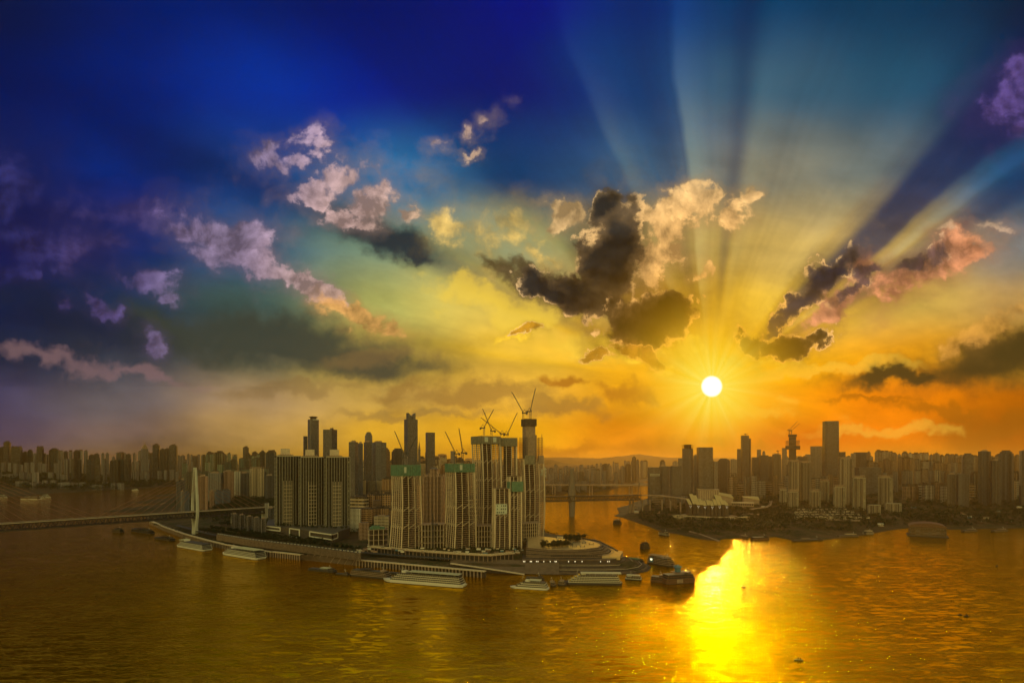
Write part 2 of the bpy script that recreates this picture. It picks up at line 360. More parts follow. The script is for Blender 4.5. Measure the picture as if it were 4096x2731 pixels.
class MB:
    def __init__(s): s.v, s.f = [], []
    def poly(s, pts, faces):
        o = len(s.v); s.v += [tuple(p) for p in pts]; s.f += [tuple(i+o for i in f) for f in faces]; return s
    def box(s, c, size, rz=0.0, taper=1.0, tilt=None):
        hx, hy, hz = size[0]/2, size[1]/2, size[2]/2; ca, sa = math.cos(rz), math.sin(rz); P = []
        for k in (-1, 1):
            q = taper if k > 0 else 1.0
            for (i, j) in ((-1,-1),(1,-1),(1,1),(-1,1)):
                x, y = i*hx*q, j*hy*q; P.append((c[0]+x*ca-y*sa, c[1]+x*sa+y*ca, c[2]+k*hz))
        return s.poly(P, [(3,2,1,0),(4,5,6,7),(0,1,5,4),(1,2,6,5),(2,3,7,6),(3,0,4,7)])
    def prism(s, pts, z0, z1, top=None):
        n = len(pts); top = top or pts
        z0f = z0 if callable(z0) else (lambda p: z0); z1f = z1 if callable(z1) else (lambda p: z1)
        P = [(p[0], p[1], z0f(p)) for p in pts] + [(p[0], p[1], z1f(p)) for p in top]
        a = sum(pts[i][0]*pts[(i+1)%n][1]-pts[(i+1)%n][0]*pts[i][1] for i in range(n))
        fs = [tuple(range(n-1, -1, -1)), tuple(range(n, 2*n))] + [(i, (i+1)%n, (i+1)%n+n, i+n) for i in range(n)]
        if a < 0: fs = [tuple(reversed(f)) for f in fs]
        return s.poly(P, fs)
    def bar(s, p, q, r, r2=None, n=4):
        p, q = Vector(p), Vector(q); d = (q-p)
        if d.length < 1e-6: return s
        d.normalize(); a = d.cross(Vector((0,0,1)))
        if a.length < 1e-3: a = d.cross(Vector((1,0,0)))
        a.normalize(); b = d.cross(a); r2 = r if r2 is None else r2; P = []
        for (c, rr) in ((p, r), (q, r2)):
            for i in range(n):
                t = 2*math.pi*(i+.5)/n; P.append(c + a*math.cos(t)*rr + b*math.sin(t)*rr)
        return s.poly(P, [tuple(range(n)), tuple(range(2*n-1, n-1, -1))]+[((i+1)%n, i, i+n, (i+1)%n+n) for i in range(n)])
    def build(s, name, mat, parent=None, color=None, uv=False, smooth=False):
        me = bpy.data.meshes.new(name); me.from_pydata(s.v, [], s.f); me.update()
        if uv: uvs(me)
        if smooth:
            for p in me.polygons: p.use_smooth = True
        me.materials.append(mat)
        o = bpy.data.objects.new(name, me); COL.objects.link(o)
        if parent: o.parent = parent
        if color: o.color = (*color, 1)
        return o
def tag(o, label=None, cat=None, group=None, kind=None):
    for k, v in (('label', label), ('category', cat), ('group', group), ('kind', kind)):
        if v: o[k] = v
    return o
def empty(name, loc=(0,0,0), rz=0.0, label=None, cat=None, group=None):
    o = bpy.data.objects.new(name, None); COL.objects.link(o); o.location = loc; o.rotation_euler = (0,0,rz)
    o.empty_display_size = 2
    return tag(o, label, cat, group)
def clone(o, loc, rz=None, label=None, scale=None):
    r = o.copy(); COL.objects.link(r); r.location = loc
    if rz is not None: r.rotation_euler = (0,0,rz)
    if scale: r.scale = scale
    if label: r['label'] = label
    for ch in list(o.children):
        c = ch.copy(); COL.objects.link(c); c.parent = r
        for g_ in ch.children:
            d = g_.copy(); COL.objects.link(d); d.parent = c
    return r
ONES = 'zeroth first second third fourth fifth sixth seventh eighth ninth tenth eleventh twelfth thirteenth fourteenth fifteenth sixteenth seventeenth eighteenth nineteenth'.split()
TENS = {2:'twenty',3:'thirty',4:'forty',5:'fifty',6:'sixty',7:'seventy',8:'eighty',9:'ninety'}
def nth(n):
    if n < 20: return ONES[n]
    t, o = divmod(n, 10)
    return (TENS[t][:-1]+'ieth') if o == 0 else TENS[t]+'-'+ONES[o]

# ------------------------------------------------------------------ materials
M = {}
M['conc'] = nmat('concrete', (.38,.27,.17), .85, noisy=.25, nscale=.15)
M['conc_l'] = nmat('pale_concrete', (.74,.60,.38), .8, noisy=.15, nscale=.2)
M['conc_d'] = nmat('dark_concrete', (.09,.07,.05), .85, noisy=.3, nscale=.15)
M['white'] = nmat('white_paint', (.82,.77,.58), .45, noisy=.06, nscale=.4)
M['steel'] = nmat('dark_steel', (.09,.085,.08), .5, .3, noisy=.2, nscale=.5)
M['red'] = nmat('rust_red_steel', (.30,.15,.08), .55, noisy=.2, nscale=.4)
M['bridge'] = nmat('bridge_steel', (.06,.05,.04), .55, .2, noisy=.2, nscale=.1)
M['pylond'] = nmat('grey_pylon_concrete', (.22,.18,.13), .8, noisy=.1, nscale=.08)
M['balc'] = nmat('balcony_render', (.50,.45,.30), .8, noisy=.2, nscale=.3)
M['roofg'] = nmat('pale_gold_roof', (.56,.44,.20), .75, 0, .2, noisy=.1, nscale=.4)
M['pylon'] = nmat('pylon_concrete', (.60,.60,.46), .7, noisy=.1, nscale=.08)
M['asph'] = nmat('asphalt', (.07,.07,.07), .8, noisy=.2, nscale=.1)
M['glass'] = nmat('dark_glass', (.03,.035,.04), .12, 0, .8)
M['green'] = nmat('green_netting', (.13,.25,.15), .85, noisy=.35, nscale=.25)
M['greyn'] = nmat('grey_green_netting', (.25,.23,.15), .85, noisy=.35, nscale=.25)
M['sign'] = nmat('sign_board', (.62,.66,.50), .6, noisy=.1, nscale=.4)
M['signd'] = nmat('sign_lettering', (.08,.10,.07), .6)
M['stone'] = nmat('stone_steps', (.17,.12,.075), .85, noisy=.25, nscale=.12)
M['stone_d'] = nmat('dark_stone', (.085,.065,.05), .85, noisy=.3, nscale=.12)
M['plaza'] = nmat('gold_sheen_paving', (.80,.62,.32), .24, .35, .9, noisy=.1, nscale=.1)  # golden evening sheen put into the paving by gold colour and part metal
M['leaf'] = nmat('leaves', (.045,.065,.02), .8, 0, .25, noisy=.5, nscale=.35)
M['leaf2'] = nmat('dark_leaves', (.03,.045,.018), .8, 0, .25, noisy=.5, nscale=.3)
M['bark'] = nmat('bark', (.07,.05,.035), .9)
M['hull'] = nmat('dark_hull', (.05,.045,.04), .5, noisy=.3, nscale=.3)
M['brownhull'] = nmat('brown_hull', (.16,.08,.04), .55, noisy=.3, nscale=.3)
M['blue'] = nmat('blue_paint', (.10,.22,.28), .5, noisy=.1)
M['roofp'] = nmat('pale_boat_roof', (.62,.62,.42), .5, noisy=.08, nscale=.5)
M['roofd'] = nmat('dark_deck', (.10,.095,.08), .7, noisy=.2, nscale=.5)
M['lamp'] = bpy.data.materials.new('lit_lamp'); M['lamp'].use_nodes = True
_b = M['lamp'].node_tree.nodes['Principled BSDF']; _b.inputs['Emission Color'].default_value = (1,.85,.5,1); _b.inputs['Emission Strength'].default_value = .9
M['fac'] = facade_mat('apartment_facade')
M['fac2'] = facade_mat('balcony_facade', bay=4.6, floor=3.1, winw=(.10,.72), winh=(.34,.92), stripes=.5)
M['off'] = facade_mat('office_facade', bay=2.2, floor=3.9, glass=True, winw=(.10,.90), winh=(.22,.92), stripes=.12, wcol=(.05,.05,.055))
M['off2'] = facade_mat('ribbon_facade', bay=9.0, floor=3.8, glass=True, winw=(.03,.97), winh=(.40,.90), stripes=.15, wcol=(.05,.05,.05))

# ================================================================== water
wm = bpy.data.materials.new('river_water'); wm.use_nodes = True
t = wm.node_tree; b = t.nodes['Principled BSDF']
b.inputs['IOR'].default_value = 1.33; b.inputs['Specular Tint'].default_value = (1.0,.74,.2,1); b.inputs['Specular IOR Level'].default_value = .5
tco = t.nodes.new('ShaderNodeTexCoord')
def wnoise(sc, detail, rough, sx_=1, sy_=1, rot=0.0, dist=0.0):
    mp = t.nodes.new('ShaderNodeMapping'); mp.inputs['Rotation'].default_value = (0,0,rot); mp.inputs['Scale'].default_value = (sx_, sy_, 1)
    t.links.new(tco.outputs['Object'], mp.inputs[0])
    n = t.nodes.new('ShaderNodeTexNoise'); n.inputs['Scale'].default_value = sc; n.inputs['Detail'].default_value = detail; n.inputs['Roughness'].default_value = rough
    n.inputs['Distortion'].default_value = dist
    t.links.new(mp.outputs[0], n.inputs['Vector']); return V(t, n.outputs[0])
big = wnoise(.006, 5, .6, 1, 1.6, .5, .6)               # slow boils and current lines
mid = wnoise(.045, 5, .6, 1, 2.2, .35, .8)
fin_ = wnoise(.30, 4, .6, 1, 1.8, .3)
calm = big.step(.42, .62)
gust = wnoise(.035, 6, .7, 1, 3.2, .12, 1.0).step(.46, .57)*0.85 + 0.15
chop = wnoise(.16, 3, .6, 1, 2.6, .2, .4).step(.42, .60)*0.8 + 0.2
h = mid*1.6 + gust*chop*fin_*0.75 + wnoise(.10, 5, .65, 1, 2.0, .42, 1.2)*1.5*gust
bp = t.nodes.new('ShaderNodeBump'); bp.inputs['Strength'].default_value = 1.0; bp.inputs['Distance'].default_value = 0.30
t.links.new(h.s, bp.inputs['Height']); t.links.new(bp.outputs[0], b.inputs['Normal'])
silt = wnoise(.012, 5, .65, 1, 1.8, .4, 1.0).step(.35, .65)
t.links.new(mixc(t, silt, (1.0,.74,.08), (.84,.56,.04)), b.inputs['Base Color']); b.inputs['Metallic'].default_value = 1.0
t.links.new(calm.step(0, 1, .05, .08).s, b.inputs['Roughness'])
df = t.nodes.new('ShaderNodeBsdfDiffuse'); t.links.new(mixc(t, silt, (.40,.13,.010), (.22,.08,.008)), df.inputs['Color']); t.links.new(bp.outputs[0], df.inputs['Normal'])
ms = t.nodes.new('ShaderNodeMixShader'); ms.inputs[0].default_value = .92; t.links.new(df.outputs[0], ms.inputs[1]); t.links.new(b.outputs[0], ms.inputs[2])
t.links.new(ms.outputs[0], t.nodes['Material Output'].inputs['Surface'])
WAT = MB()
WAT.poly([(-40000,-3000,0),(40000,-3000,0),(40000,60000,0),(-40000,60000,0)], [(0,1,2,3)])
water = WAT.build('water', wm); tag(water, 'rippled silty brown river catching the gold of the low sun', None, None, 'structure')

# ================================================================== land
import numpy as np
def pp(l): return [tuple(Wp(a, c).xy) for a, c in l]
PEN = pp([(560,2045),(596,2085),(640,2112),(730,2148),(850,2180),(1000,2212),(1190,2231),(1430,2258),(1800,2288),(2090,2294),(2560,2290),(2598,2270),(2570,2247),(2480,2225),(2440,2195),(2380,2165),(2300,2152),(2225,2145),(2165,2118),(2100,2090),(2060,2050),(2060,1990),(2165,1978),(2300,1974),(2440,1960),(2484,1950),(2455,1940),(2560,1931),(2580,1920),(2620,1908),(2700,1890)]) \
    + [(6000,26000),(-9000,26000)] + pp([(1150,1895),(1000,1922),(860,1934),(800,1950),(720,1975),(640,2010)])
LFT = pp([(-700,2030),(0,1992),(220,1972),(520,1957),(700,1944),(780,1936),(880,1922),(960,1905),(1040,1885)]) + [(-9400,26000),(-30000,26000),(-12000,3000)]
RGT = pp([(2598,1990),(2545,2003),(2512,2018),(2462,2030),(2472,2052),(2448,2063),(2490,2071),(2530,2086),(2580,2102),(2640,2126),(2700,2135),(2790,2156),(2870,2164),(2900,2156),(3000,2150),(3100,2148),(3180,2164),(3300,2160),(3450,2142),(3560,2122),(3650,2110),(3800,2118),(4096,2112),(4700,2105)]) \
    + [(9000,3000),(30000,26000),(6500,26000)] + pp([(2760,1890),(2730,1905),(2700,1922),(2640,1936),(2606,1960)])
def sdist(poly, X, Y):
    """signed distance to the shore, positive on land"""
    n = len(poly); best = np.full(X.shape, 1e18); ins = np.zeros(X.shape, bool)
    for i in range(n):
        x0, y0 = poly[i]; x1, y1 = poly[(i+1) % n]
        ex, ey = x1-x0, y1-y0; L = ex*ex+ey*ey
        tt = np.clip(((X-x0)*ex+(Y-y0)*ey)/L, 0, 1)
        best = np.minimum(best, (X-x0-tt*ex)**2+(Y-y0-tt*ey)**2)
        c = ((y0 > Y) != (y1 > Y)) & (X < (x1-x0)*(Y-y0)/((y1-y0) or 1e-9)+x0)
        ins ^= c
    return np.where(ins, 1, -1)*np.sqrt(best)
def ss(a, b_, x): u = np.clip((x-a)/(b_-a), 0, 1); return u*u*(3-2*u)
def wav(X, Y, s, ph=0.0):
    return (np.sin(X/s+ph)+np.sin(Y/s*1.3+1.7+ph)+np.sin((X+Y)/s*.7+ph*2)+np.sin((X-Y*.6)/s*1.9+3))/4
def h_pen(X, Y):
    s = sdist(PEN, X, Y)
    h = -4+ss(-6, 6, s)*7 + ss(8, 34, s)*8 + ss(70, 110, s)*9 + ss(170, 380, s)*18 + ss(500, 1400, s)*45
    return h + ss(2500, 9000, Y)*60*ss(300, 1500, s) + wav(X, Y, 90)*2.0*ss(150, 400, s)
def h_lft(X, Y):
    s = sdist(LFT, X, Y)
    return -4+ss(-10, 14, s)*7 + ss(30, 200, s)*12 + ss(200, 1500, s)*70 + ss(1500, 6000, s)*70 + wav(X, Y, 300)*8*ss(200, 700, s)
def h_rgt(X, Y):
    s = sdist(RGT, X, Y)
    return -4+ss(-10, 12, s)*5.5 + ss(10, 110, s)*9 + ss(90, 170, s)*6 + ss(400, 1600, s)*26 + ss(1600, 6000, s)*70 + wav(X, Y, 60)*1.2*ss(0, 60, s)*(1-ss(140, 180, s))
def hz(fn, x, y): return float(fn(np.array([x], float), np.array([y], float))[0])
lm = bpy.data.materials.new('bank_ground'); lm.use_nodes = True
t = lm.node_tree; b = t.nodes['Principled BSDF']; tco = t.nodes.new('ShaderNodeTexCoord')
n1 = wnoise(.02, 8, .65); n2 = wnoise(.11, 5, .6)
c = mixc(t, n1.step(.40, .60), (.045,.050,.018), (.11,.075,.04))
c = mixc(t, n2.step(.50, .72)*.5, c, (.17,.13,.08)); t.links.new(c, b.inputs['Base Color'])
b.inputs['Roughness'].default_value = .9; b.inputs['Specular IOR Level'].default_value = .15
bp = t.nodes.new('ShaderNodeBump'); bp.inputs['Distance'].default_value = 2.0; t.links.new(n2.s, bp.inputs['Height']); t.links.new(bp.outputs[0], b.inputs['Normal'])
def land(name, fn, xs, ys, label):
    X, Y = np.meshgrid(xs, ys); Z = fn(X, Y); ny, nx = X.shape
    me = bpy.data.meshes.new(name)
    vs = np.stack([X, Y, Z], -1).reshape(-1, 3)
    Zf = Z.reshape(-1); fs = []
    for j in range(ny-1):
        r = j*nx
        for i in range(nx-1):
            q = (r+i, r+i+1, r+nx+i+1, r+nx+i)
            if max(Zf[q[0]], Zf[q[1]], Zf[q[2]], Zf[q[3]]) > -3.5: fs.append(q)
    me.from_pydata(vs.tolist(), [], fs); me.update()
    for p in me.polygons: p.use_smooth = True
    me.materials.append(lm); o = bpy.data.objects.new(name, me); COL.objects.link(o)
    return tag(o, label, None, None, 'structure')
def axis(*seg):
    out = []
    for a, b_, st in seg: out += list(np.arange(a, b_, st))
    return np.array(out+[seg[-1][1]])
land('peninsula_ground', h_pen, axis((-9000,-1400,250),(-1400,450,9),(450,900,30),(900,9000,250)), axis((980,1500,8),(1500,2600,16),(2600,5000,60),(5000,26000,500)), 'sloping built up ground of the peninsula between the rivers')
land('far_bank_ground', h_lft, axis((-30000,-6000,1500),(-6000,-800,45),(-800,0,200)), axis((2300,5200,35),(5200,26000,700)), 'dark wooded ground of the bank across the river beyond the cable bridge')
land('headland_ground', h_rgt, axis((300,2400,11),(2400,5500,60),(5500,30000,1200)), axis((1350,2300,9),(2300,4000,40),(4000,26000,500)), 'dark grassy headland below the theatre and the backlit towers')
# ridge of mountains at the end of the valley
def ridge(name, d, prof, dep, label, col):
    m = MB(); xs = [At(p, d).x for p, _ in prof]; n = len(prof)
    rnd = random.Random(5); P = []
    K = 7
    for k in range(K):
        f_ = k/(K-1)
        for i, (p, y) in enumerate(prof):
            z = Zat(y, d); e = math.sin(f_*math.pi/2)
            P.append((xs[i]*(1-.05*(1-f_))+rnd.uniform(-1,1)*40, d-dep*(1-f_)+rnd.uniform(-1,1)*60*(1-f_), z*e*(1 if k == K-1 else rnd.uniform(.86,1))-5))
    fs = [(k*n+i, k*n+i+1, (k+1)*n+i+1, (k+1)*n+i) for k in range(K-1) for i in range(n-1)]
    m.poly(P, fs); o = m.build(name, nmat(name+'_slope', col, .95, spec=.1), smooth=False); tag(o, label, None, None, 'structure')
def dense(pts, amp, seed, step=14):
    rnd = random.Random(seed); out = []
    for (a, ya), (b_, yb) in zip(pts, pts[1:]):
        k = max(1, int((b_-a)/step))
        for i in range(k): out.append((a+(b_-a)*i/k, ya+(yb-ya)*i/k+rnd.uniform(-amp, amp)))
    return out+[pts[-1]]
ridge('mountains', 21000, dense([(1500,1850),(2000,1834),(2170,1828),(2240,1827),(2310,1829),(2400,1832),(2470,1824),(2500,1822),(2540,1817),(2560,1814),(2600,1822),(2660,1828),(2760,1829),(2900,1832),(3300,1838),(3700,1842),(4300,1848)], 1.0, 3), 2500, 'distant mountain ridge at the head of the valley', (.10,.11,.07))
ridge('hills', 13500, dense([(900,1856),(1500,1852),(2100,1842),(2200,1838),(2260,1850),(2350,1862),(2500,1866),(2600,1862)], 1.5, 8), 1500, 'low hazy hills in front of the mountain ridge', (.09,.10,.06))

# ================================================================== buildings
def az(px): return math.atan((px-2048)/F)
def plan(w, d, kind, rnd):
    """outline of a storey, anticlockwise"""
    if kind == 'bays':
        n = max(2, int(round(w/9.0))); bw = w/(2*n-1); rec = min(3.0, d*.15); P = []
        for i in range(2*n-1):
            y = -d/2 + (0 if i % 2 == 0 else rec)
            P += [(-w/2+i*bw, y), (-w/2+(i+1)*bw, y)]
        P += [(w/2, -d*.12), (w/2-rec, -d*.12), (w/2-rec, d*.12), (w/2, d*.12)]
        Q = [(-x, -y) for x, y in P]
        return P+Q
    if kind == 'cross':
        a, b_ = w*.28, d*.26
        return [(-a,-d/2),(a,-d/2),(a,-d/2+b_*.5),(w/2,-d/2+b_*.5),(w/2,d/2-b_*.5),(a,d/2-b_*.5),(a,d/2),(-a,d/2),(-a,d/2-b_*.5),(-w/2,d/2-b_*.5),(-w/2,-d/2+b_*.5),(-a,-d/2+b_*.5)]
    if kind == 'chamfer':
        c_ = min(w, d)*.16
        return [(-w/2+c_,-d/2),(w/2-c_,-d/2),(w/2,-d/2+c_),(w/2,d/2-c_),(w/2-c_,d/2),(-w/2+c_,d/2),(-w/2,d/2-c_),(-w/2,-d/2+c_)]
    if kind == 'round':
        return [(w/2*math.cos(a_), d/2*math.sin(a_)) for a_ in [2*math.pi*i/20 for i in range(20)]]
    return [(-w/2,-d/2),(w/2,-d/2),(w/2,d/2),(-w/2,d/2)]
def sc(pts, k): return [(x*k, y*k) for x, y in pts]
SEED = [100]
def tower(px0, px1, ytop, d, fn, col, kind='bays', mat='fac', eff=12, ratio=.7, roof='box', name='apartment_tower', label='', cat='tower', group=None, zb=None, taper=1.0, detail=False, hpod=0):
    """a building seen between two columns of the photograph, its top at ytop, d metres off"""
    SEED[0] += 1; rnd = random.Random(SEED[0])
    pc = (px0+px1)/2; vis = (px1-px0)/F*d*math.cos(az(pc))
    e = R(abs(eff)); w = vis/(math.cos(e)+ratio*math.sin(e)); dep = w*ratio
    rz = R(eff) - az(pc)
    dc = d + dep*.5; x = (pc-2048)/F*dc
    z0 = (hz(fn, x, dc) if zb is None else zb) - 3
    zt = Zat(ytop, d); H = zt - z0
    rh = {'box': min(6, H*.06), 'none': 0, 'crown': min(14, H*.1), 'spire': H*.2, 'dome': 10, 'pergola': 5, 'frame': 9}[roof]
    Hb = H - (rh if roof in ('spire','dome','crown','frame') else rh*.6)
    root = empty(name, (x, dc, z0), rz, label, cat, group)
    P = plan(w, dep, kind, rnd)
    m = MB(); m.prism(P, 0, Hb, top=sc(P, taper)); m.build('facade', M[mat], root, col, uv=True)
    r = MB(); wt, dt = w*taper, dep*taper
    if roof == 'box':
        r.box((w*.05*rnd.uniform(-1,1), 0, Hb+rh*.5), (wt*.42, dt*.5, rh)); r.box((-wt*.2, dt*.1, Hb+rh*.25), (wt*.3, dt*.5, rh*.5))
        if rnd.random() < .4: r.bar((wt*.1, 0, Hb+rh), (wt*.1, 0, Hb+rh*2.2), .35)
    elif roof == 'pergola':
        for i in range(-2, 3): r.box((i*wt*.18, 0, Hb+rh*.5), (1.2, dt*.7, rh))
        r.box((0, 0, Hb+rh*1.05), (wt*.9, dt*.3, .8))
    elif roof == 'crown':
        r.prism(sc(P, .82*taper), Hb, Hb+rh*.55); r.prism(sc(P, .58*taper), Hb+rh*.55, Hb+rh)
    elif roof == 'frame':
        r.box((0, 0, Hb+rh*.35), (wt*.62, dt*.62, rh*.7))
        for sx_ in (-1, 1):
            for sy_ in (-1, 1): r.box((sx_*wt*.45, sy_*dt*.45, Hb+rh*.5), (1.6, 1.6, rh))
        r.box((0, -dt*.45, Hb+rh-.6), (wt*.94, 1.4, 1.2)); r.box((0, dt*.45, Hb+rh-.6), (wt*.94, 1.4, 1.2))
    elif roof == 'spire':
        k = [.8, .62, .44, .26]; zz = Hb
        for q in k: r.prism(sc(P, q), zz, zz+rh*.14); zz += rh*.14
        r.bar((0,0,zz), (0,0,Hb+rh), w*.05, w*.012, 6)
    elif roof == 'dome':
        r.prism(plan(w*.5, w*.5, 'round', rnd), Hb, Hb+3); q = plan(w*.44, w*.44, 'round', rnd)
        for a_, b_ in ((1,.92),(.92,.7),(.7,.35)): r.prism(sc(q, a_), Hb+3+(1-a_)*9, Hb+3+(1-b_)*9, top=sc(q, b_))
    if r.v: r.build('roof_house', M['off'] if roof == 'crown' else M['conc'], root, col, uv=True)
    if detail:                                          # balconies standing proud on every floor, and pale bay frames
        nf = int(Hb/3.3); g_ = MB(); nb = max(2, int(round(w/6.5))); bw = w/nb
        for side in (-1, 1):
            for i in range(nb):
                xc = -w/2+bw*(i+.5)
                if i % 3 == 2: continue
                wk = (.74,.46,.88,.60)[(i*5+int(w)) % 4]
            for k in range(1, nf): g_.box((xc, side*(dep/2+.5), k*3.3), (bw*wk, 2.4, .95 if (k*7+i*3) % 11 else 2.6))
        for i in range(max(2, int(dep/7))):
            yc = -dep/2+(i+.5)*dep/max(2, int(dep/7))
            for k in range(1, nf):
                g_.box((w/2+.4, yc, k*3.3), (1.8, 4.0, .9)); g_.box((-w/2-.4, yc, k*3.3), (1.8, 4.0, .9))
        g_.build('balcony_grid', M['balc'], root)
        f_ = MB()
        for i in range(nb+1):
            if i % 3 != 1 or detail == 2:
                f_.box((-w/2+bw*i, -dep/2-1.2, Hb*.5), (.7, 1.6, Hb))
        f_.box((0, -dep/2-.9, Hb-1), (w, 1.8, 2.0)); f_.build('bay_frame', M['balc'], root)
    if hpod:
        q = MB(); q.box((0, 0, hpod*.5), (w*1.4, dep*1.5, hpod)); q.build('podium', M['off2'], root, col, uv=True)
    return root

GR = (.30,.29,.26); BR = (.44,.28,.17); DK = (.13,.13,.12); WH = (.74,.68,.52); CR = (.68,.54,.32); GL = (.14,.15,.15); OR = (.64,.38,.19); BL = (.16,.19,.24)
# ---------------- high towers behind the peninsula
def T(*a, **k): return tower(*a, **k)
o = T(1229,1278,1677,2300,h_pen,GL,'chamfer','off',20,.8,'none','bank_tower','tallest slim dark office tower with small helipad disc behind the apartment block','skyscraper')
m = MB(); zt = Zat(1677, 2300)-o.location.z; m.box((0,0,zt+4), (20,16,18)); m.prism(plan(34,30,'round',None), zt+9, zt+11.5); m.build('helipad', M['conc_d'], o)
# lettering along the parapet, in raised strokes
def letters(txt, w, hgt, origin, parent, mat, dirx=(1,0,0), name='lettering', th=.25, rotx=90, rz=0.0):
    cu = bpy.data.curves.new(name, 'FONT'); cu.body = txt; cu.size = hgt; cu.extrude = th; cu.align_x = 'CENTER'
    o_ = bpy.data.objects.new(name, cu); COL.objects.link(o_); bpy.context.view_layer.update()
    dg = bpy.context.evaluated_depsgraph_get(); me = bpy.data.meshes.new_from_object(o_.evaluated_get(dg))
    bpy.data.objects.remove(o_); bpy.data.curves.remove(cu)
    me.name = name; me.materials.clear(); me.materials.append(mat)
    xs = [v.co.x for v in me.vertices] or [0, 1]; k = w/((max(xs)-min(xs)) or 1)
    for v in me.vertices: v.co.x *= k
    o_ = bpy.data.objects.new(name, me); COL.objects.link(o_); o_.parent = parent
    o_.location = origin; o_.rotation_euler = (R(rotx), 0, rz); return o_
letters('AADBC', 26, 11, (2, -21.5, Zat(1681,2300)-o.location.z), o, M['white'])
T(1213,1230,1744,2350,h_pen,GL,'box','off',10,.9,'none','office_tower','narrow dark tower joined to the side of the helipad tower','skyscraper')
o = T(1292,1349,1717,2200,h_pen,GL,'box','off',-38,.8,'none','office_tower','square dark glass tower with flat top beside the helipad tower','skyscraper')
m = MB(); m.box((8,0,Zat(1717,2200)-o.location.z+3), (10,8,6)); m.bar((8,0,Zat(1717,2200)-o.location.z), (14,0,Zat(1710,2200)-o.location.z+4), .5); m.build('roof_mast', M['steel'], o)
T(1395,1432,1763,2100,h_pen,GL,'box','off',-30,.9,'box','office_tower','grey office tower with curved corner right behind the big apartment block','office tower')
T(1432,1452,1769,2150,h_pen,BL,'bays','off',14,.9,'box','office_tower','narrow ribbed office tower beside the grey curved corner tower','office tower')
T(1455,1494,1727,2500,h_pen,GR,'chamfer','off',14,.8,'crown','office_tower','pale stepped tower with tapering crown over the old town','office tower',taper=.8)
T(1455,1487,1764,2250,h_pen,DK,'box','off',20,.9,'box','office_tower','dark box tower in front of the stepped crown tower','office tower')
T(1487,1546,1765,2300,h_pen,GR,'box','off2',25,.7,'box','office_tower','broad grey office slab with sloping shoulder beside the stepped crown tower','office tower')
T(1520,1562,1790,2350,h_pen,BR,'crown' if 0 else 'chamfer','off',25,.8,'crown','office_tower','brown tower with angled shoulders left of the notched skyscraper','office tower')
T(1566,1616,1792,2400,h_pen,DK,'bays','fac',15,.7,'crown','apartment_tower','dark wide apartment tower behind the green topped tower under construction','tower')
o = T(1616,1671,1676,2200,h_pen,GL,'box','off',24,.8,'none','notched_skyscraper','tall dark skyscraper with V shaped notch in its crown','skyscraper')
m = MB(); zt = Zat(1676,2200)-o.location.z; w_ = 52/F*2200*.7
for s_ in (-1, 1):
    m.prism([(s_*2,-w_*.32),(s_*w_*.42,-w_*.32),(s_*w_*.42,w_*.3),(s_*2,w_*.3)], zt, (lambda p: zt+8+abs(p[0])/(w_*.42)*17))
m.build('notched_crown', M['off'], o, GL, uv=True)
T(1672,1682,1742,2300,h_pen,GR,'box','off',10,1,'spire','slim_tower','slim pale tower with pointed top touching the notched skyscraper','tower')
T(1702,1740,1729,2400,h_pen,GL,'box','off',16,.8,'none','office_tower','plain dark box skyscraper standing alone right of the notched one','skyscraper')
T(1802,1818,1803,3000,h_pen,GR,'box','off',10,.9,'none','slim_tower','slim pale tower behind two cranes of the second green topped tower','tower')
o = T(1690,1782,1905,1430,h_pen,BR,'bays','fac',-14,.6,'none','domed_apartment_tower','brown apartment block with belvedere on top between the two green topped towers','tower')
m = MB(); zt = Zat(1905,1430)-o.location.z
m.box((0,0,zt+4), (24,18,8)); q = plan(20,20,'chamfer',None); m.prism(q, zt+8, zt+17); m.prism(sc(q,1.15), zt+17, zt+19); m.prism(sc(q,.95), zt+19, zt+23, top=sc(q,.3)); m.bar((0,0,zt+22),(0,0,zt+27),1.2)
for s_ in (-1,1): m.box((s_*22,0,zt+2.5),(8,14,5))
m.build('belvedere', M['fac'], o, BR, uv=True)
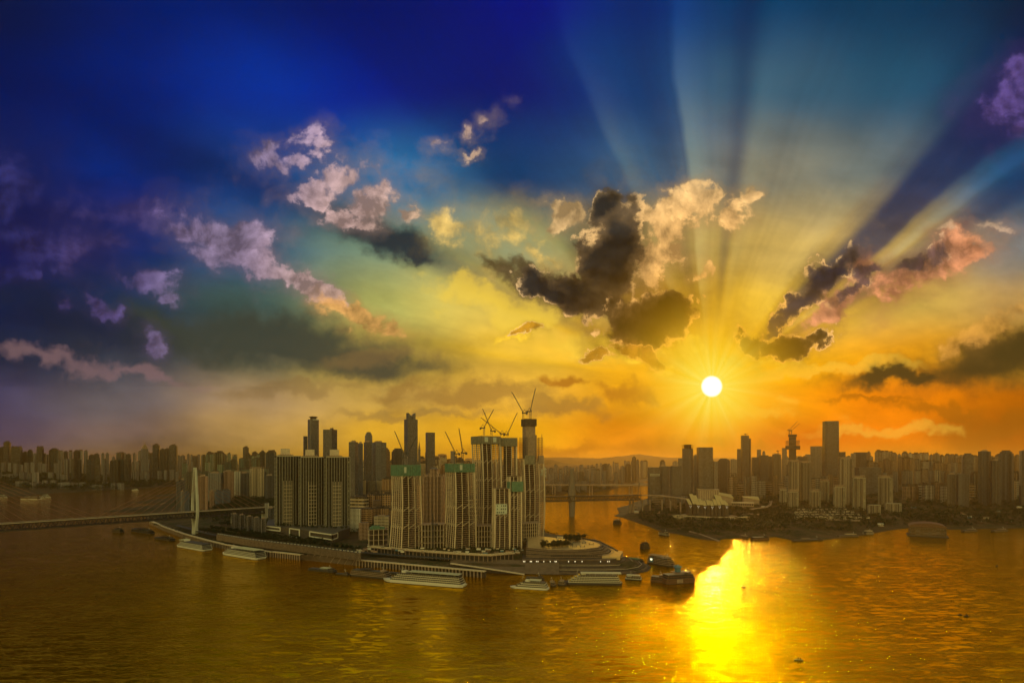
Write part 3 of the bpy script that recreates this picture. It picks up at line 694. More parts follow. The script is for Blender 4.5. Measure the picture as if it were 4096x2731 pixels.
# ---------------- old town blocks on the slope, read off one by one: px0 px1 top base colour plan material roof
mid = [
 (1399,1424,1890,1985,CR,'bays','fac','box','cream apartment tower at the edge of the old town'),(1426,1466,1886,1983,CR,'bays','fac','crown','cream twin topped apartment tower'),
 (1466,1518,1907,1992,CR,'bays','fac2','box','olive balcony apartment block'),(1516,1548,1864,1942,CR,'box','off2','box','bright ribbon windowed tower catching the sun'),
 (1546,1572,1861,1936,OR,'bays','fac','box','orange toned apartment tower'),(1551,1574,1900,1968,DK,'box','fac','none','dark blank sided tower'),
 (1444,1470,1856,1915,OR,'bays','fac','box','orange hillside apartment block'),(1470,1500,1852,1915,OR,'bays','fac','crown','orange block with ornate roofline'),
 (1418,1442,1852,1925,GR,'box','off','box','slim grey tower of the old town'),(1488,1518,1880,1935,OR,'box','fac','box','square orange brick tower'),
 (1505,1552,1944,1966,BR,'box','fac','none','low brown hall among the towers'),
 (1398,1428,2008,2062,OR,'box','fac','box','small orange block with square windows'),(1400,1446,2034,2102,WH,'box','fac','none','white block with dark blank left wall'),
 (1446,1480,2028,2088,WH,'box','fac','box','plain white walk-up block'),(1462,1492,1996,2045,OR,'box','fac','box','orange stepped block'),
 (1490,1530,2000,2062,BR,'box','off2','none','brown office with ribbon windows and flat teal roof'),(1530,1570,2000,2052,OR,'box','fac','none','orange corner office with flat teal roof'),
 (1496,1560,2062,2102,CR,'box','off2','box','pale yellow block with long white ribbon windows'),(1434,1476,2090,2124,BR,'box','fac','none','low brown block by the trees'),
 (1436,1462,2014,2040,BR,'box','fac','none','small brown block in the slope'),(1508,1552,1975,1998,BR,'box','fac','frame','low hall with portal frame roof'),
 (1545,1572,1978,2000,BR,'box','fac','none','low flat brown building'),(1410,1440,1982,2008,DK,'box','fac','box','dark low block behind the trees'),(1440,1468,1978,2010,GR,'box','fac','box','grey low block behind the trees'),
 (1668,1692,1935,2100,OR,'bays','fac2','box','orange balcony tower squeezed behind the green topped tower'),(1690,1722,1862,1915,CR,'box','fac','crown','cream block with pitched roof'),
 (1716,1750,1838,1905,OR,'bays','fac','box','orange tower with flat roof'),(1742,1776,1828,1900,OR,'bays','fac','box','orange tower with stepped roof'),
 (1722,1758,1822,1880,DK,'chamfer','off','crown','dark pyramid roofed tower'),(1752,1786,1815,1885,BR,'bays','fac','box','tall brown tower'),
 (1750,1784,1872,1960,OR,'bays','fac','box','bright orange apartment tower'),(1784,1806,1838,1890,OR,'box','fac','box','small orange tower'),
 (1860,1892,1832,1888,OR,'box','fac','box','orange tower by the crane'),(1700,1740,1805,1895,BR,'box','off','dome','brown tower with small dome'),
 (1590,1622,1820,1872,OR,'bays','fac','box','orange apartment slab'),(1622,1652,1832,1880,CR,'bays','fac','box','cream apartment slab'),(1650,1676,1842,1890,OR,'box','fac','box','low orange block'),
]
for (a, b_, yt, yb, c_, pl, mt, rf, lb) in mid:
    z = 40 if yb > 2030 else 55
    T(a, b_, yt, depth(yb, z), h_pen, c_, pl, mt, random.Random(a*3+yt).choice((-18,14,22,-8)), .7, rf, 'apartment_block' if 'block' in lb else 'apartment_tower', lb+(' in the old town' if 'old town' not in lb else ''), 'building', 'old town buildings on the slope')
# ---------------- blocks around the cable bridge
lp = [
 (705,722,1925,2032,DK,'box','fac','none','dark narrow block at the tip by the pylon'),(721,742,1915,2030,DK,'bays','fac','box','dark apartment block behind the pylon tip'),
 (722,738,1962,2040,GR,'bays','fac','box','grey low tower left of the pylon'),(738,758,1962,2042,BL,'bays','fac','crown','bluish low tower left of the pylon'),
 (792,832,1900,2040,BR,'bays','fac','box','brown apartment slab right of the pylon'),(832,892,1888,1990,GR,'bays','fac','box','broad grey apartment slab right of the pylon'),
 (892,936,1881,1988,BR,'bays','fac2','box','brown apartment slab with terrace band'),(936,961,1882,1978,WH,'bays','fac','box','pale green striped apartment tower'),
 (961,996,1884,1982,DK,'bays','fac','frame','dark apartment tower with pale stripe'),(998,1056,1866,1980,CR,'bays','fac2','frame','tall cream tower pair with gilded vertical bays'),
 (1030,1062,1882,1975,DK,'bays','fac','box','dark tower behind the gilded pair'),(1060,1100,1898,1990,DK,'bays','fac','box','dark tower beside the big apartment block'),
 (806,822,1968,2028,GR,'bays','fac','box','small grey tower with balcony stripe'),(838,857,1960,2024,BR,'bays','fac','box','small brown tower above the deck'),
 (860,886,1958,2018,BL,'bays','fac','crown','small bluish tower above the deck'),(888,922,1955,2014,BL,'bays','fac','crown','small blue grey double tower above the deck'),
 (1058,1076,2012,2078,WH,'box','fac','none','narrow white walk-up block at the end of the deck'),(1072,1096,2030,2090,DK,'bays','fac','box','dark block at the foot of the big apartment block'),
]
for (a, b_, yt, yb, c_, pl, mt, rf, lb) in lp:
    T(a, b_, yt, depth(yb, 32 if yb > 2000 else 48), h_pen, c_, pl, mt, random.Random(a).choice((10,16,-14)), .8, rf, 'apartment_block', lb, 'building', 'apartment buildings around the cable bridge')
for i, (a, b_) in enumerate(((925,952),(953,982),(984,1012),(1013,1040),(1041,1066))):
    T(a, b_, 2052+i*5, depth(2112+i*5, 24), h_pen, (.17,.15,.13), 'bays', 'fac2', 14, .8, 'box', 'apartment_block', 'old dark balcony block below the deck, %s from the bridge pylon' % nth(i+1), 'building', 'old blocks below the bridge deck')
# ---------------- the big apartment block: three joined towers with pale roof cubes
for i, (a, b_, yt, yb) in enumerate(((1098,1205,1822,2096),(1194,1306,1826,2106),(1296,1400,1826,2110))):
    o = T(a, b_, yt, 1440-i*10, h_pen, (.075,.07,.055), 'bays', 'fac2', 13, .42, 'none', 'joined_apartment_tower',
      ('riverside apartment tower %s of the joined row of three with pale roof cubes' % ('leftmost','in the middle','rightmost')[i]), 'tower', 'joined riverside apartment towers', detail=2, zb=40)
    d = 1440-i*10; zt = Zat(yt, d)-o.location.z; m = MB()
    m.box((-6,2,zt+10), (19,16,16)); m.build('roof_cube', M['conc_l'], o)
    m = MB(); m.box((-6,1,zt+1.2), (34,22,2.4)); 
    for k in range(8): m.box((-20+k*4,-9,zt+3.6), (.8,.8,3))
    m.build('roof_terrace', M['conc'], o)
    # white frames climbing the lower two thirds of the middle bays
    m = MB(); Hh = zt*.64
    for x_ in (-13,-6.5,0,6.5): m.box((x_,-13.9,Hh*.5+2), (.9,1.2,Hh))
    for k in range(int(Hh/9)): m.box((-3.2,-14.1,6+k*9), (21,1.0,1.0))
    m.build('pale_frame', M['conc_l'], o)
# ---------------- shopping mall in front of it
mall = empty('shopping_mall', (0,0,0), 0, 'low riverside shopping mall with tilted white frames on its front', 'mall')
def pts(l, z): return [tuple(Wp(a, c, z).xy) for a, c in l]
z0 = 24
fr = pts([(1064,2128),(1160,2140),(1240,2152),(1330,2166),(1398,2140)], z0)
bk = pts([(1400,2104),(1300,2100),(1180,2098),(1075,2098)], z0)
m = MB(); m.prism(fr+bk, z0-8, z0+17); m.build('wall', M['conc_d'], mall)
m = MB(); m.prism([(x*1.0, y+2) for x, y in fr]+[(x, y-2) for x, y in bk], z0+17, z0+18.2); m.build('roof', M['roofd'], mall)
def frame(m, a, b_, z0_, z1_, t_=1.6, push=2.2):
    a, b_ = Vector((a[0], a[1]-push, 0)), Vector((b_[0], b_[1]-push, 0))
    for z in (z0_, z1_): m.bar((a.x, a.y, z), (b_.x, b_.y, z), t_)
    for q in (a, b_): m.bar((q.x, q.y, z0_), (q.x, q.y, z1_), t_)
def lp_(a, b_, t_): return (a[0]+(b_[0]-a[0])*t_, a[1]+(b_[1]-a[1])*t_)
for (a, b_, za, zb_) in ((fr[0], lp_(fr[0],fr[1],.62), z0+8, z0+16), (lp_(fr[1],fr[2],.0), lp_(fr[1],fr[2],.5), z0-2, z0+17), (fr[2], fr[3], z0+5, z0+16), (fr[3], lp_(fr[3],fr[4],.3), z0+5, z0+16)):
    m = MB(); frame(m, a, b_, za, zb_); m.build('white_frame', M['white'], mall)
m = MB()
for k in range(5):
    a = lp_(fr[0], fr[1], .1+k*.14); b_ = lp_(fr[0], fr[1], .2+k*.14)
    m.bar((a[0], a[1]-1.4, z0+3.2), (b_[0], b_[1]-1.4, z0+3.2), 1.3)
m.build('shop_window', M['glass'], mall)
m = MB()
for k in range(4):
    a = lp_(fr[2], fr[3], .08+k*.22); b_ = lp_(fr[2], fr[3], .24+k*.22)
    m.bar((a[0], a[1]-1.6, z0+1.5), (b_[0], b_[1]-1.6, z0+1.5), 1.8)
m.build('shop_window', M['glass'], mall)

# ================================================================== towers under construction
def ctower(name, pa, pb, ytop, ybot, d, eff, ratio, label, zb=20, fh=4.5, bayw=5.6, flare=0.0, bulge=0.0, core=.42, crown=None, cmat='green', topgap=0, corew=None, bracing=(.55,), signs=()):
    pc = (pa+pb)/2; vis = (pb-pa)/F*d*math.cos(az(pc)); e = R(abs(eff))
    w = vis/(math.cos(e)+ratio*math.sin(e)); dep = w*ratio; rz = R(eff)-az(pc)
    dc = d+dep*.45; x = (pc-2048)/F*dc; H = Zat(ytop, d)-zb
    root = empty(name, (x, dc, zb-2), rz, label, 'unfinished tower', 'towers under construction on the point')
    nf = int(H/fh); nx = max(3, int(w/(bayw*2.1))); ny = max(3, int(dep/(bayw*1.35)))
    def prof(t_):
        """bend and swell of the tower with height"""
        s_ = 1+flare*(1-t_)**2.2; by = -bulge*math.sin(math.pi*min(1, t_*1.05)); return s_, by
    fr_ = MB(); sl_ = MB()
    lv = [k*fh for k in range(nf+1)]; lv[-1] = H
    if lv[-1]-lv[-2] < 1.2: lv.pop(-2)
    def ring(z):
        s_, by = prof(z/H); return s_, by
    for k, z in enumerate(lv):
        s_, by = ring(z)
        q = [(-w/2*s_, -dep/2*s_+by), (w/2*s_, -dep/2*s_+by), (w/2*s_, dep/2*s_+by), (-w/2*s_, dep/2*s_+by)]
        sl_.prism(q, z-.5, z+.5)
    per = [(-1+2*i/nx, -1) for i in range(nx+1)]+[(-1+2*i/nx, 1) for i in range(nx+1)]+[(-1, -1+2*j/ny) for j in range(1, ny)]+[(1, -1+2*j/ny) for j in range(1, ny)]
    for (u, v_) in per:
        corner = abs(u) > .99 and abs(v_) > .99
        for k in range(0, len(lv)-1, 2):
            k2 = min(k+2, len(lv)-1)
            s0, b0 = ring(lv[k]); s1, b1 = ring(lv[k2])
            fr_.bar((u*w/2*s0, v_*dep/2*s0+b0-(.3 if v_ < 0 else 0), lv[k]), (u*w/2*s1, v_*dep/2*s1+b1-(.3 if v_ < 0 else 0), lv[k2]), 1.7 if corner else .85)
    for bt in bracing:                                   # belt of diagonal braces
        k = int(bt*nf); s_, by = ring(lv[k])
        for i in range(nx):
            xa, xb = -w/2+w*i/nx, -w/2+w*(i+1)/nx
            fr_.bar((xa*s_, -dep/2*s_+by-.5, lv[k]), (xb*s_, -dep/2*s_+by-.5, lv[min(k+2, len(lv)-1)]), .6)
        for j in range(ny):
            ya, yb_ = -dep/2+dep*j/ny, -dep/2+dep*(j+1)/ny
            fr_.bar((-w/2*s_-.5, ya*s_+by, lv[k]), (-w/2*s_-.5, yb_*s_+by, lv[min(k+2, len(lv)-1)]), .6)
    fr_.build('column_frame', M['conc_l'], root); sl_.build('floor_plates', M['conc'], root)
    c_ = MB(); cw = core if corew is None else corew
    c_.box((0, 0, (H+2)/2), (w*cw, dep*core, H+2)); c_.build('core', M['conc_d'], root)
    if crown:
        h_, over = crown; cr_ = MB(); wx, dx_ = w/2+over, dep/2+over
        s_, by = ring(H)
        n_ = 9
        for side in range(4):
            L = 2*(wx if side % 2 == 0 else dx_)
            for i in range(n_):
                a_ = -L/2+L*i/n_+.25; b_ = -L/2+L*(i+1)/n_-.25; jit = ((i*7+side*3) % 3)*.25
                c0 = (a_+b_)/2
                if side == 0: cr_.box((c0, -dx_+by-jit, H+h_*.0), (b_-a_, .8, h_))
                if side == 2: cr_.box((c0, dx_+by+jit, H), (b_-a_, .8, h_))
                if side == 1: cr_.box((wx+jit, c0+by, H), (.8, b_-a_, h_))
                if side == 3: cr_.box((-wx-jit, c0+by, H), (.8, b_-a_, h_))
        cr_.box((0, by, H-.5), (2*wx-2, 2*dx_-2, 1.0)); cr_.box((0, by, H+h_*.38), (2*wx-2, 2*dx_-2, .8))
        for i in range(8): cr_.bar((-wx+2*wx*i/7, -dx_+by, H+h_*.5), (-wx+2*wx*i/7, -dx_+by, H+h_*.5+3.2), .22)
        cr_.build('formwork_crown', M[cmat], root)
    for (u, zc, sw_, sh_, txt) in signs:
        s_, by = ring(min(zc, H)); yy_ = -dep/2*s_+by-(2.0 if zc < H-8 else (crown[1]+1.6 if crown else 2))
        b2 = MB(); b2.box((u, yy_, zc), (sw_, .5, sh_)); sg = b2.build('sign_board', M['sign'], root)
        q = MB(); rr = random.Random(int(zc))
        for r_ in range(txt):
            for c2 in range(5):
                if rr.random() < .82: q.box((u-sw_*.36+c2*sw_*.18, yy_-.35, zc+sh_*.32-r_*sh_*.64/max(1, txt-1 or 1)), (sw_*.12*rr.uniform(.6,1.1), .12, sh_*.14))
        q.build('sign_lettering', M['signd'], sg)
    root['H'] = H; root['w'] = w; root['dep'] = dep
    return root
c1 = ctower('unfinished_tower', 1567, 1680, 1877, 2192, 1190, 30, .95, 'leftmost unfinished tower with green netted crown and a pair of cranes', crown=(23,1.6), flare=.16, bulge=3.5, bracing=(.93,.50,.28), signs=())
c2 = ctower('unfinished_tower', 1783, 1896, 1867, 2188, 1200, 28, .95, 'second unfinished tower from the left, green netted crown, orange terraces beside it', crown=(18,1.5), flare=.18, bulge=4, bracing=(.95,.52,.30))
c3 = ctower('unfinished_tower', 1888, 1999, 1756, 2110, 1300, 32, .9, 'tall unfinished tower with grey crown, sunlight shining through its left edge', crown=(18,2.0), cmat='greyn', flare=-.02, bulge=6, bracing=(.80,.62,.34), core=.42, signs=((-14, 0, 0, 0, 0),)[:0])
c4 = ctower('unfinished_tower', 1996, 2066, 1764, 2110, 1330, 8, 1.0, 'tall unfinished tower behind, dark netted crown, right next to the grey crowned one', crown=(20,1.5), cmat='greyn', bulge=5, core=.5, bracing=(.6,))
c5 = ctower('unfinished_tower', 1970, 2036, 1950, 2192, 1185, 12, .8, 'lower unfinished tower in front with large square sign board on its face', bulge=3, flare=.08, core=.5, bracing=(.55,), signs=((-2,86,24,21,3),))
c6 = ctower('unfinished_tower', 2030, 2084, 1902, 2192, 1195, 14, .9, 'front unfinished tower with small green netted box carrying a white sign', bulge=3, flare=.08, core=.45, bracing=(.55,.75), signs=((6,132,17,13,2),))
m = MB(); m.box((3.5, -13, 132), (25, 5, 21)); m.box((-13,-2,132),(2,24,21)); m.build('netting_box', M['green'], c6)
c7 = ctower('unfinished_tower', 2066, 2174, 1832, 2172, 1340, 24, .85, 'tallest unfinished tower with bare core rising far above its netting', cmat='greyn', flare=-.04, bulge=7, core=.40, bracing=(.93,.60,.3), crown=None)
H = c7['H']; w = c7['w']; dep = c7['dep']
m = MB(); ht = Zat(1690,1340)-c7.location.z; m.box((-3,0,(H+ht)/2), (24,22,ht-H)); m.box((12,2,(H+ht)/2-14), (9,10,ht-H-28)); m.build('concrete_core', M['conc'], c7)
m = MB(); m.box((-3,0,ht+1), (29,27,17)); m.build('climbing_formwork', M['conc_d'], c7)
m = MB()
hc = Zat(1748,1340)-c7.location.z
for (xa, xb) in ((-w*.5,-w*.28),(w*.26,w*.5)):
    for i in range(5):
        x_ = xa+(xb-xa)*i/4
        for yy_ in (-dep*.42, dep*.1): m.bar((x_,yy_,H), (x_,yy_,hc), .45)
    for k in range(int((hc-H)/4.1)+1):
        for yy_ in (-dep*.42, dep*.1): m.bar((xa,yy_,H+k*4.1), (xb,yy_,H+k*4.1), .35)
m.bar((w*.5,-dep*.3,H),(w*.5,-dep*.3,hc+8),.6)
m.build('open_lattice', M['steel'], c7)
m = MB(); m.box((-w*.22,-dep*.5-1.5,H-2), (w*.5,3,21)); m.build('netting_panel', M['greyn'], c7)
m = MB(); m.box((w*.36,-dep*.5-1.5,H-1), (w*.26,3,19)); m.box((w*.5,-dep*.1,H-1),(3,dep*.6,19)); m.build('netting_panel', M['conc'], c7)
# vertical gilt lettering hung down the face
lt = letters('重\n庆', 7, 8, (w*.34, -dep*.5-9, H-30), c7, M['sign'], name='banner_lettering')
lt = letters('6\n3\n3', 4, 8, (w*.52, -dep*.5-9, H-26), c7, M['sign'], name='banner_lettering')
# netted crown boards on the tall left tower
for u in (-.30, .18):
    m = MB(); m.box((c3['w']*u, -c3['dep']*.5-3.2, c3['H']+1), (9,.6,11)); sg = m.build('crown_board', M['sign'], c3)
m = MB(); m.box((-c1['w']*.34, -c1['dep']*.5-2.6, c1['H']+1), (5,.5,12)); m.build('crown_board', M['sign'], c1)
m = MB(); m.box((-c2['w']*.22, -c2['dep']*.5-2.6, c2['H']+1), (6,.5,11)); m.build('crown_board', M['sign'], c2)
# ---------------- lattice podiums at the feet
def podium(px0, px1, ytop, ybase, z0_, label, nfl, nb, dep=45, eff=6, bend=0.0):
    d = depth(ybase, z0_); pc = (px0+px1)/2; w_ = (px1-px0)/F*d; zt = Zat(ytop, d)
    r = empty('podium_frame', ((pc-2048)/F*d, d, z0_-2), R(eff)-az(pc), label, 'unfinished podium', 'unfinished podiums at the foot of the towers')
    H_ = zt-z0_+2; m = MB(); s_ = MB()
    yb = lambda x_: bend*((2*x_/w_)**2)
    for k in range(nfl+1):
        z = H_*k/nfl; q = [(-w_/2+w_*i/10, yb(-w_/2+w_*i/10)) for i in range(11)]
        s_.prism(q+[(x_, y_+dep) for x_, y_ in reversed(q)], z-.45, z+.45)
    for i in range(nb+1):
        x_ = -w_/2+w_*i/nb
        m.bar((x_, yb(x_)-.2, 0), (x_, yb(x_)-.2, H_), .75)
    m.build('column_frame', M['conc_l'], r); s_.build('floor_plates', M['conc'], r)
    b2 = MB(); b2.box((0, dep*.6, H_*.48), (w_*.8, dep*.5, H_*.94)); b2.build('inner_wall', M['conc_d'], r)
    return r
podium(2052, 2166, 2094, 2172, 20, 'curved open terraces of bare concrete under the tallest unfinished tower', 6, 13, 40, 10, 16)
podium(1893, 1972, 2104, 2186, 20, 'dark open podium floors between the sign board tower and the second tower', 4, 7, 40, 0, 0)
podium(1676, 1785, 2098, 2192, 20, 'dark open podium floors between the two green topped towers', 4, 9, 40, 4, 0)
# small framed building with green roof
r = podium(1476, 1552, 2118, 2178, 24, 'square framed building with green roof next to the leftmost unfinished tower', 3, 4, 30, 8, 0)
H_ = Zat(2118, depth(2178, 24))-22; m = MB(); m.box((-1,14,H_+2.4), (30,20,4.5)); m.box((-4,14,H_+6), (16,12,3)); m.build('green_roof', M['green'], r)

# ================================================================== cranes
def crane(p, top_px, tip, d, mast_y, label, parent_z=None, hammer=False, ctr=1):
    """luffing crane: foot at column p and row mast_y, pivot row top_px, jib tip (px,py)"""
    base = At(p, d, Zat(mast_y, d)); piv = At(p, d, Zat(top_px, d)); tp = At(tip[0], d-4, Zat(tip[1], d))
    r = empty('tower_crane', base, 0, label, 'crane', 'tower cranes on the unfinished towers')
    P = piv-base; Tt = tp-base; L = (Tt-P); n = Vector((L.x, L.y, L.z)).normalized(); side = 1 if L.x > 0 else -1
    m = MB(); hw = 1.7
    for sx_ in (-hw, hw):
        for sy_ in (-hw, hw): m.bar((sx_, sy_, 0), (sx_, sy_, P.z), .6)
    k = 0; z = 0
    while z < P.z-2.5:
        m.bar((-hw,-hw,z), (hw,-hw,z+2.6), .18); m.bar((hw,hw,z), (-hw,hw,z+2.6), .18); z += 2.6
    m.build('mast', M['steel'], r)
    m = MB(); up_ = n.cross(Vector((0,1,0))); up_ = up_ if up_.z > 0 else -up_
    ln = L.length; nn = max(6, int(ln/3.2))
    off = [(-.9*Vector((0,1,0))), (.9*Vector((0,1,0))), up_*1.7]
    P0_ = P+n*3
    for o_ in off: m.bar(P0_+o_, P+n*(ln-2)+o_*.35, .5)
    m.bar(P+n*(ln-2), Tt, .35)
    for i in range(nn):
        f0, f1 = i/nn, (i+1)/nn; a_ = P0_.lerp(P+n*(ln-2), f0); b_ = P0_.lerp(P+n*(ln-2), f1); k0, k1 = 1-.65*f0, 1-.65*f1
        m.bar(a_+off[0]*k0, b_+off[2]*k1, .22); m.bar(a_+off[1]*k0, b_+off[2]*k1, .22); m.bar(a_+off[0]*k0, b_+off[1]*k1, .12)
    m.build('jib', M['steel'], r)
    m = MB(); m.box((P.x-side*3.5, 0, P.z+.4), (13, 3.6, 2.4)); m.box((P.x+side*1.5, -2, P.z+2.2), (2.4, 2, 2.6)); m.build('slewing_deck', M['steel'], r)
    m = MB(); m.box((P.x-side*8, 0, P.z-.4), (4, 3.4, 5)); m.build('counterweight', M['conc_d'], r)
    m = MB(); ap = Vector((P.x-side*2.5, 0, P.z+(9 if not hammer else 6)))
    for y_ in (-1.2, 1.2):
        m.bar((P.x+side*1, y_, P.z+1), ap, .45); m.bar((P.x-side*7, y_, P.z+1), ap, .45)
    m.build('a_frame', M['steel'], r)
    m = MB(); m.bar(ap, P+n*(ln-3)+up_*.6, .09); m.bar(Tt, Tt-Vector((0,0,min(18, ln*.3))), .09); m.build('rope', M['steel'], r)
    return r
CR_ = [
 (1613,1812,(1577,1722),1195,1866,'crane leaning steeply left on the leftmost green topped tower'),
 (1624,1830,(1671,1740),1190,1864,'crane leaning right on the leftmost green topped tower'),
 (1822,1815,(1779,1724),1205,1856,'crane leaning left on the second green topped tower'),
 (1850,1812,(1835,1711),1200,1856,'near upright crane on the second green topped tower'),
 (1936,1712,(1976,1636),1310,1740,'leftmost crane of the grey crowned tower, leaning right and crossing another'),
 (1966,1724,(1929,1633),1320,1740,'crane with jib crossing its neighbour, leaning left on the grey crowned tower'),
 (2004,1735,(1921,1669),1335,1742,'crane with very low long jib reaching left over the grey crowned tower'),
 (2030,1738,(2070,1650),1340,1744,'crane leaning right on the dark netted tower'),
 (2093,1652,(2046,1567),1345,1676,'upper crane leaning left on top of the tallest bare core'),
 (2122,1646,(2143,1552),1345,1676,'upper crane leaning right on top of the tallest bare core'),
 (1732,2098,(1726,2040),1190,2188,'small pale crane standing between the green topped towers'),
]
for a in CR_: crane(a[0], a[1], a[2], a[3], a[4], a[5])
m = MB()

# ================================================================== the right bank
GRP = 'towers of the new district behind the theatre'
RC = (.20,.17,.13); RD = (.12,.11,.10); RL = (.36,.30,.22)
rb = [
 (2590,2642,1868,2000,RC,'box','off2','none','office_tower','dark block at the water edge with a row of lit letters'),
 (2636,2676,1861,2000,RC,'box','off','box','office_tower','dark block stepping up behind the lettered one'),
 (2676,2728,1861,2010,RC,'chamfer','off','box','office_tower','dark block third along from the lettered one'),
 (2727,2774,1793,1950,RC,'chamfer','off','none','office_tower','tower topped out with bare open floors at its crown'),
 (2773,2800,1818,1940,RL,'bays','off','box','office_tower','pale low tower between the open crowned tower and the broad slab'),
 (2786,2852,1788,1950,RC,'box','off2','none','office_tower','broad twin faced slab tower with flat top'),
 (2786,2824,1817,1945,RL,'chamfer','off','crown','office_tower','rounded pale tower standing before the broad slab'),
 (2851,2872,1845,1950,RL,'box','off','none','office_tower','small pale square tower beside the broad slab'),
 (2870,2920,1832,1945,RC,'box','off','crown','office_tower','square tower under a stepped lid'),
 (2712,2730,1832,1960,RL,'box','off','none','office_tower','narrow pale tower peeking out left of the open crowned tower'),
 (2921,2948,1835,1930,RL,'bays','fac','box','apartment_tower','pale apartment tower left of the dark spire group'),
 (2948,2966,1795,1925,RC,'box','off','none','office_tower','lower shoulder of the dark craned tower'),
 (2963,2996,1741,1930,RD,'box','off','none','office_tower','tall dark tower with small hammerhead crane on its roof'),
 (2990,3004,1753,1930,RD,'box','off','none','office_tower','dark side shaft attached to the craned tower'),
 (3006,3036,1828,1925,RC,'box','off','none','office_tower','low dark block right of the craned tower'),
 (3027,3044,1797,1915,RL,'box','off','none','office_tower','small far tower standing alone on the skyline'),
 (3049,3062,1803,1910,RL,'box','off','crown','office_tower','small far tower with stepped cap on the skyline'),
 (3036,3074,1820,1930,RD,'box','off','none','office_tower','dark plain block below the two small far towers'),
 (3072,3092,1824,1925,RC,'box','off','none','office_tower','brown plain block next to the dark one'),
 (3088,3124,1812,1930,RC,'bays','fac','frame','apartment_tower','apartment tower in scaffolding under a hammerhead crane'),
 (3127,3148,1791,1920,RL,'box','off','none','office_tower','pale tower behind the stepped tower under construction'),
 (3190,3234,1826,1925,RC,'box','off','none','office_tower','plain brown slab right of the stepped construction tower'),
 (3220,3245,1816,1915,RL,'box','off','none','office_tower','hazy slab behind the plain brown one'),
 (3241,3292,1784,1930,RL,'box','off2','none','office_tower','pale wide tower joined to the tallest one'),
 (3326,3382,1807,1940,RD,'box','off','none','office_tower','dark wide tower at the foot of the tallest one'),
 (3402,3424,1812,1930,RL,'box','off','none','office_tower','pale thin slab beside the dark glass cube'),
 (3414,3478,1808,1930,RD,'box','off','none','office_tower','dark glass cube tower with pale edges'),
 (3416,3526,1869,1960,RD,'box','off2','none','office_tower','long dark block with flat roof'),
]
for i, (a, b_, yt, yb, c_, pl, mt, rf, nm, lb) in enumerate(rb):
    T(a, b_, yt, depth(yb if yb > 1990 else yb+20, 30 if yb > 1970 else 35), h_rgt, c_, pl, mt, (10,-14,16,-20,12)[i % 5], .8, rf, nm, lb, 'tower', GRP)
# lettered block: two rows of small pale characters
o = [q for q in COL.objects if q.get('label', '').startswith('dark block at the water edge')][0]
m = MB(); zt = Zat(1896, depth(2000, 30))-o.location.z
for r_ in range(2):
    for k in range(9): m.box((-20+k*5, -22.5, zt-r_*6), (2.6, .6, 3.6))
m.build('sign_lettering', M['sign'], o)
# open crown of the topped out tower
o = [q for q in COL.objects if q.get('label', '').startswith('tower topped out')][0]
d = depth(1970, 35); zt = Zat(1793, d)-o.location.z; m = MB()
for k in range(6): m.box((0,0,zt+k*4), (50,44,.7))
for i in range(7): m.bar((-24+i*8,-21,zt),(-24+i*8,-21,zt+21),.5)
m.box((0,0,zt+11),(30,26,22)); m.build('open_floors', M['conc_d'], o)
# tallest tower
tower(3284,3361,1683,depth(1962,35),h_rgt,RD,'chamfer','off',20,.8,'none','glass_skyscraper','tallest tower of the right bank, slightly tapering glass box with flat top','skyscraper',GRP,taper=.93)
# stepped tower under construction with twin cranes
d = depth(1960, 35); ox = 3170
r = empty('stepped_tower', At(ox, d, 32), -az(ox), 'stepped tower under construction with open floors round its core and twin cranes', 'unfinished tower', GRP)
k_ = d/F; Z = lambda y: Zat(y, d)-32
m = MB(); m.prism(plan(44*k_, 34*k_, 'chamfer', None), 0, Z(1858)); m.build('facade', M['off'], r, RC, uv=True)
m = MB(); m.box((0,0,(Z(1858)+Z(1748))/2), (26*k_, 24*k_, Z(1748)-Z(1858))); m.box((0,0,Z(1742)), (31*k_, 28*k_, 14)); m.build('concrete_core', M['conc_d'], r)
m = MB()
for (ya, yb) in ((1858,1838),(1786,1760)):
    n_ = max(2, int((Z(yb)-Z(ya))/4.5))
    for q in range(n_+1): m.box((1*k_, 0, Z(ya)+q*4.5), (50*k_, 34*k_, .8))
    for i in range(9): m.bar((-24*k_+i*6*k_, -16*k_, Z(ya)), (-24*k_+i*6*k_, -16*k_, Z(yb)), .5)
m.build('open_floors', M['conc'], r)
m = MB(); m.box((1*k_,0,(Z(1797)+Z(1783))/2), (53*k_, 40*k_, Z(1783)-Z(1797))); m.build('climbing_screen', M['conc_d'], r)
for a in ((3157,1720,(3191,1683),d-10,1742,'left one of twin cranes on the stepped tower of the right bank'),(3166,1722,(3200,1692),d-10,1742,'right one of twin cranes on the stepped tower of the right bank')): crane(*a)
crane(2983,1736,(2995,1733),depth(1950,35)+15,1743,'tiny hammerhead crane on the dark tall tower of the right bank',hammer=True)
crane(3112,1803,(3126,1801),depth(1950,35)+15,1814,'tiny hammerhead crane on the scaffolded apartment tower',hammer=True)
